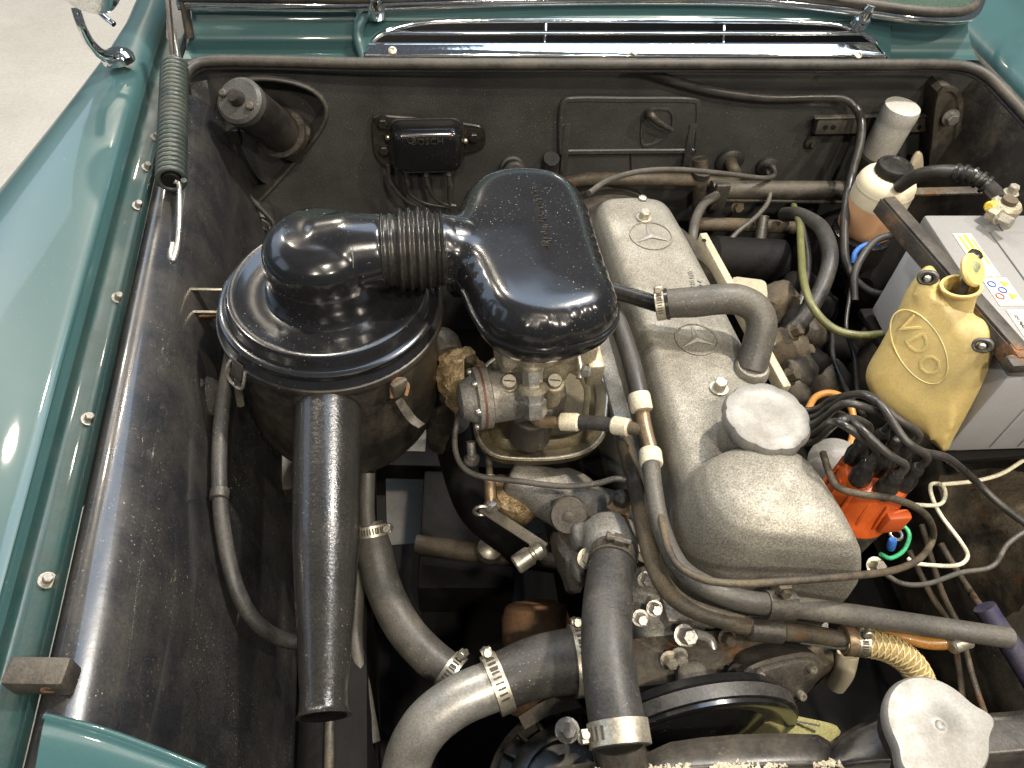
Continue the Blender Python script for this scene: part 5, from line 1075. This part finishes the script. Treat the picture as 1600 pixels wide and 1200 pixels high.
vd = at(1306, 722, .80); tag(obj('vacuum_can', lathe([(.026, -.012), (.03, -.008), (.03, -.002), (.022, .006), (.008, .010)], vd, (-.3, -.2, 1), 32), 'cap_alloy'), 'pale round vacuum can left of the orange distributor cap', 'vacuum can')
hose('white_wire', 'white wire crossing from the right edge to a loop beside the distributor', [(1640, 690, .66), (1590, 725, .67), (1560, 742, .67), (1520, 752, .67), (1470, 757, .68)], r=.0028, mat='white_wire', cat='wire')
hose('white_wire', 'white wire forming a small loop right of the orange cap then hanging down', [(1420, 788, .68), (1465, 789, .67), (1477, 775, .67), (1472, 758, .67), (1455, 757, .67), (1456, 775, .67), (1470, 805, .66), (1500, 845, .65), (1512, 868, .64), (1500, 882, .64), (1470, 884, .64), (1430, 880, .65), (1418, 872, .65)], r=.0026, mat='white_wire', cat='wire')
hose('green_wire', 'short green wire curl below the orange distributor cap', [(1376, 866, .71), (1392, 872, .70), (1412, 860, .69), (1421, 838, .69), (1414, 824, .69), (1404, 824, .69)], r=.0026, mat='green_wire', cat='wire')
tag(obj('blue_connector', lathe([(.004, 0), (.005, .002), (.005, .014), (.004, .016)], at(1391, 858, .70), (-.1, .3, 1), 14), 'blue_plastic'), 'tiny blue crimp connector under the distributor', 'connector')
tag(obj('ring_terminal', tube([at(1400, 835, .71)+V((cos(t)*.007, sin(t)*.007, 0)) for t in [2*pi*k/16 for k in range(16)]], .0018, 6, 1, True), 'steel'), 'small bright ring terminal below the orange cap', 'terminal')
hose('grey_wire', 'grey wire swinging below the distributor up to the right edge', [(1380, 895, .70), (1410, 912, .69), (1450, 912, .68), (1500, 895, .67), (1550, 885, .67), (1575, 850, .68), (1610, 825, .69)], r=.003, mat='rubber_grey', cat='wire')
tag(bolt('lug_nut', at(1366, 884, .745), (0, -.5, .8), .007, .014, 'zinc', None), 'brass lug nut at the lower right corner of the valve cover', 'nut')
hose('blue_tube', 'faded blue tube at the right edge below the grey pipe', [(1538, 948, .66), (1555, 975, .65), (1580, 1010, .64), (1620, 1075, .62)], r=.013, mat='blue_faded', cat='tube')
for k, (pts, lb_) in enumerate((([(1470, 850, .58), (1500, 900, .58), (1530, 945, .62), (1540, 955, .64)], 'thin dark rod running down to the blue tube'), ([(1440, 820, .52), (1470, 920, .5), (1500, 985, .48), (1520, 1060, .46), (1540, 1120, .44)], 'thin dark rod deep on the right, the outer of two'), ([(1420, 860, .5), (1455, 930, .48), (1485, 980, .46), (1500, 1060, .44), (1505, 1120, .42)], 'thin dark rod deep on the right, the inner of two'))):
    hose('cable_rod', lb_, pts, r=.0045, mat='grime_metal', cat='rod', group='rods on the right')
hose('amber_strap', 'flat amber strap under the grey coolant pipe', [(1350, 985, .765), (1400, 992, .76), (1450, 1003, .76), (1490, 1003, .765)], r=.0075, mat='amber_hose', cat='strap')
tag(obj('strap_clip', lathe([(.006, -.012), (.008, -.01), (.008, .01), (.006, .012)], at(1500, 1005, .77), (1, .2, 0), 14), 'zinc'), 'small pale clip hanging under the grey coolant pipe', 'clip')
hose('ribbed_sleeve', 'pale ribbed sleeve hanging under the braided hose', [(1325, 1020, .73), (1318, 1050, .71), (1305, 1070, .69)], r=.011, mat='white_plastic', cat='sleeve')

# cables between engine and battery
hose('harness_hose', 'thick black hose curling down between the engine and the battery', [(1225, 335, .68), (1250, 336, .71), (1284, 358, .74), (1297, 400, .745), (1286, 445, .73), (1262, 488, .71), (1232, 522, .69), (1205, 545, .68)], r=.0125, mat='rubber')
hose('harness_hose', 'second dark hose left of the curling hose, running down to the engine block', [(1252, 350, .72), (1262, 400, .71), (1258, 450, .70), (1240, 500, .68)], r=.006, mat='lead_black')
hose('reservoir_hose', 'black hose from the fluid bottle cradle bending left and down', [(1400, 366, .75), (1370, 375, .745), (1348, 400, .735), (1335, 430, .72), (1335, 470, .70)], r=.006, mat='rubber')
hose('blue_cable', 'bright blue cable loop under the fluid bottle', [(1372, 380, .74), (1350, 384, .735), (1336, 396, .725), (1334, 412, .715)], r=.0045, mat='blue_plastic', cat='cable')
hose('loom_wire', 'thin black loom wire behind the washer bottle, left of two', [(1300, 520, .62), (1302, 560, .62), (1318, 600, .62), (1332, 625, .64), (1350, 650, .66)], r=.004, mat='lead_black', cat='wire', group='loom wires')
hose('loom_wire', 'thin black loom wire behind the washer bottle, right of two', [(1330, 450, .66), (1322, 510, .64), (1335, 560, .62), (1340, 620, .63)], r=.0035, mat='lead_black', cat='wire', group='loom wires')
# master cylinder and dark lumps at the rear right
mc = thing('brake_servo', 'dark rounded brake servo in the shadow under the fluid bottle', 'servo', at(1290, 400, .6))
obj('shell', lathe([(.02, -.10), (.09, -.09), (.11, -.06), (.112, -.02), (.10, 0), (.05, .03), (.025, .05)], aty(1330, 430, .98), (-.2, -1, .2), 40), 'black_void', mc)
bx = thing('exhaust_ports', 'grimy spark plug side of the engine with lumpy castings', 'castings', at(1230, 520, .6))
random.seed(5)
for k, (u_, v_, z_, r_) in enumerate(((1215, 470, .70, .03), (1235, 500, .68, .028), (1228, 545, .67, .034), (1245, 580, .66, .03), (1262, 520, .62, .03), (1250, 450, .66, .03), (1270, 570, .60, .03), (1240, 610, .64, .028), (1290, 600, .58, .04), (1300, 545, .56, .035), (1282, 480, .6, .03))):
    bm = lathe_bm([(r_*.3, -r_*1.2), (r_, -r_*.6), (r_*1.05, r_*.2), (r_*.7, r_*.7), (r_*.3, r_*.9)], at(u_, v_, z_), (random.uniform(-.5, .8), random.uniform(-.4, .4), 1), 18)
    for v3 in bm.verts: v3.co += noise.noise_vector(v3.co*50)*.008
    obj('casting', fin(bm, 50), random.choice(('grime_metal', 'black_void', 'grime_metal', 'dark_metal')), bx)
for k, (u_, v_, z_) in enumerate(((1238, 520, .72), (1260, 470, .68), (1232, 590, .69), (1255, 550, .67))): bolt('port_nut', at(u_, v_, z_), (.5, -.3, .8), .009, .016, 'grime_metal', bx)

# ================================================================== LEFT SIDE BITS
hose('wing_hose', 'dark grey hose hanging down beside the left inner wing to the snorkel', [(362, 552, .82), (352, 610, .80), (344, 680, .785), (343, 770, .77), (352, 850, .745), (370, 920, .72), (400, 972, .69), (440, 998, .66), (480, 1006, .64)], r=.0085, mat='rubber')
tag(obj('hose_strap', lathe([(.0092, -.006), (.0102, -.005), (.0102, .005), (.0092, .006)], at(343, 772, .77), (0, -.8, -.1), 20), 'dark_metal'), 'small strap holding the hose on the left inner wing', 'strap')
wc = thing('wing_wire', 'thin wire with square clip low on the left inner wing', 'wire', at(222, 1140, .72))
obj('wire', tube([at(375, 955, .68), at(362, 990, .685), at(338, 1030, .695), (at(290, 1085, .72)), at(240, 1125, .75)], .0024, 8), 'lead_black', wc); obj('clip', fin(box_bm(at(222, 1138, .762), (.02, .018, .014), Matrix.Rotation(.7, 3, 'Z'), .003), 35), 'dark_metal', wc)
hose('bonnet_cable', 'thin dark cable running down between inner wing and frame rail', [(414, 660, .62), (410, 740, .6), (402, 830, .6), (392, 900, .6), (375, 955, .62)], r=.003, mat='lead_black', cat='cable')
bk_ = thing('steel_bracket', 'bright-edged steel strip bracket left of the air filter', 'bracket', at(310, 470, .8))
P4 = [at(352, 453, .845), at(280, 452, .842), at(267, 462, .840), at(268, 484, .834), at(280, 487, .833), at(352, 488, .835)]
bm = bmesh.new()
for a, b in zip(P4[:-1], P4[1:]): bar_bm(a, b, .014, .0028, (0, .75, .65) if abs((b-a).x) > abs((b-a).y)*1.5 else (1, 0, 0), .0004, bm)
obj('strip', fin(bm, 35), 'zinc', bk_)  # bright zinc stands in for light catching the strip edges
obj('lower_strip', fin(bar_bm(at(298, 496, .82), at(348, 494, .82), .02, .0022, (0, .8, .6), .0004), 35), 'rust', bk_); bolt('bolt', at(284, 477, .83), (.9, -.2, .3), .006, .010, 'steel', bk_)
op = smooth_outline([at(*q_, z_) for q_, z_ in (((285, 545), .825), ((310, 548), .815), ((335, 590), .785), ((338, 640), .76), ((325, 650), .76), ((302, 610), .79))], 40)
rm = thing('rubber_mount', 'round rubber bump mount in the left inner wing opening', 'mount', at(326, 618, .74))
q = at(328, 618, .785)
obj('mount', lathe([(.026, -.02), (.028, -.012), (.026, -.008), (.024, -.006), (.024, .0), (.020, .004), (.012, .006)], q, (.75, -.2, .6), 30), 'rubber', rm)
obj('bolt', fin(hexbolt_bm(at(306, 604, .80), (.5, -.2, .8), .007, .012), 30), 'dark_metal', rm)
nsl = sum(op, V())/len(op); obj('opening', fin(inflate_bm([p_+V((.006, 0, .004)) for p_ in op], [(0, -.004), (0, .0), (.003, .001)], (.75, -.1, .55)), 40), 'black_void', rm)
tag(obj('steering_box', fin(box_bm(at(445, 735, .56), (.06, .10, .05), None, .018), 35), 'satin_black'), 'dark rounded box at the frame rail below the air filter', 'box')
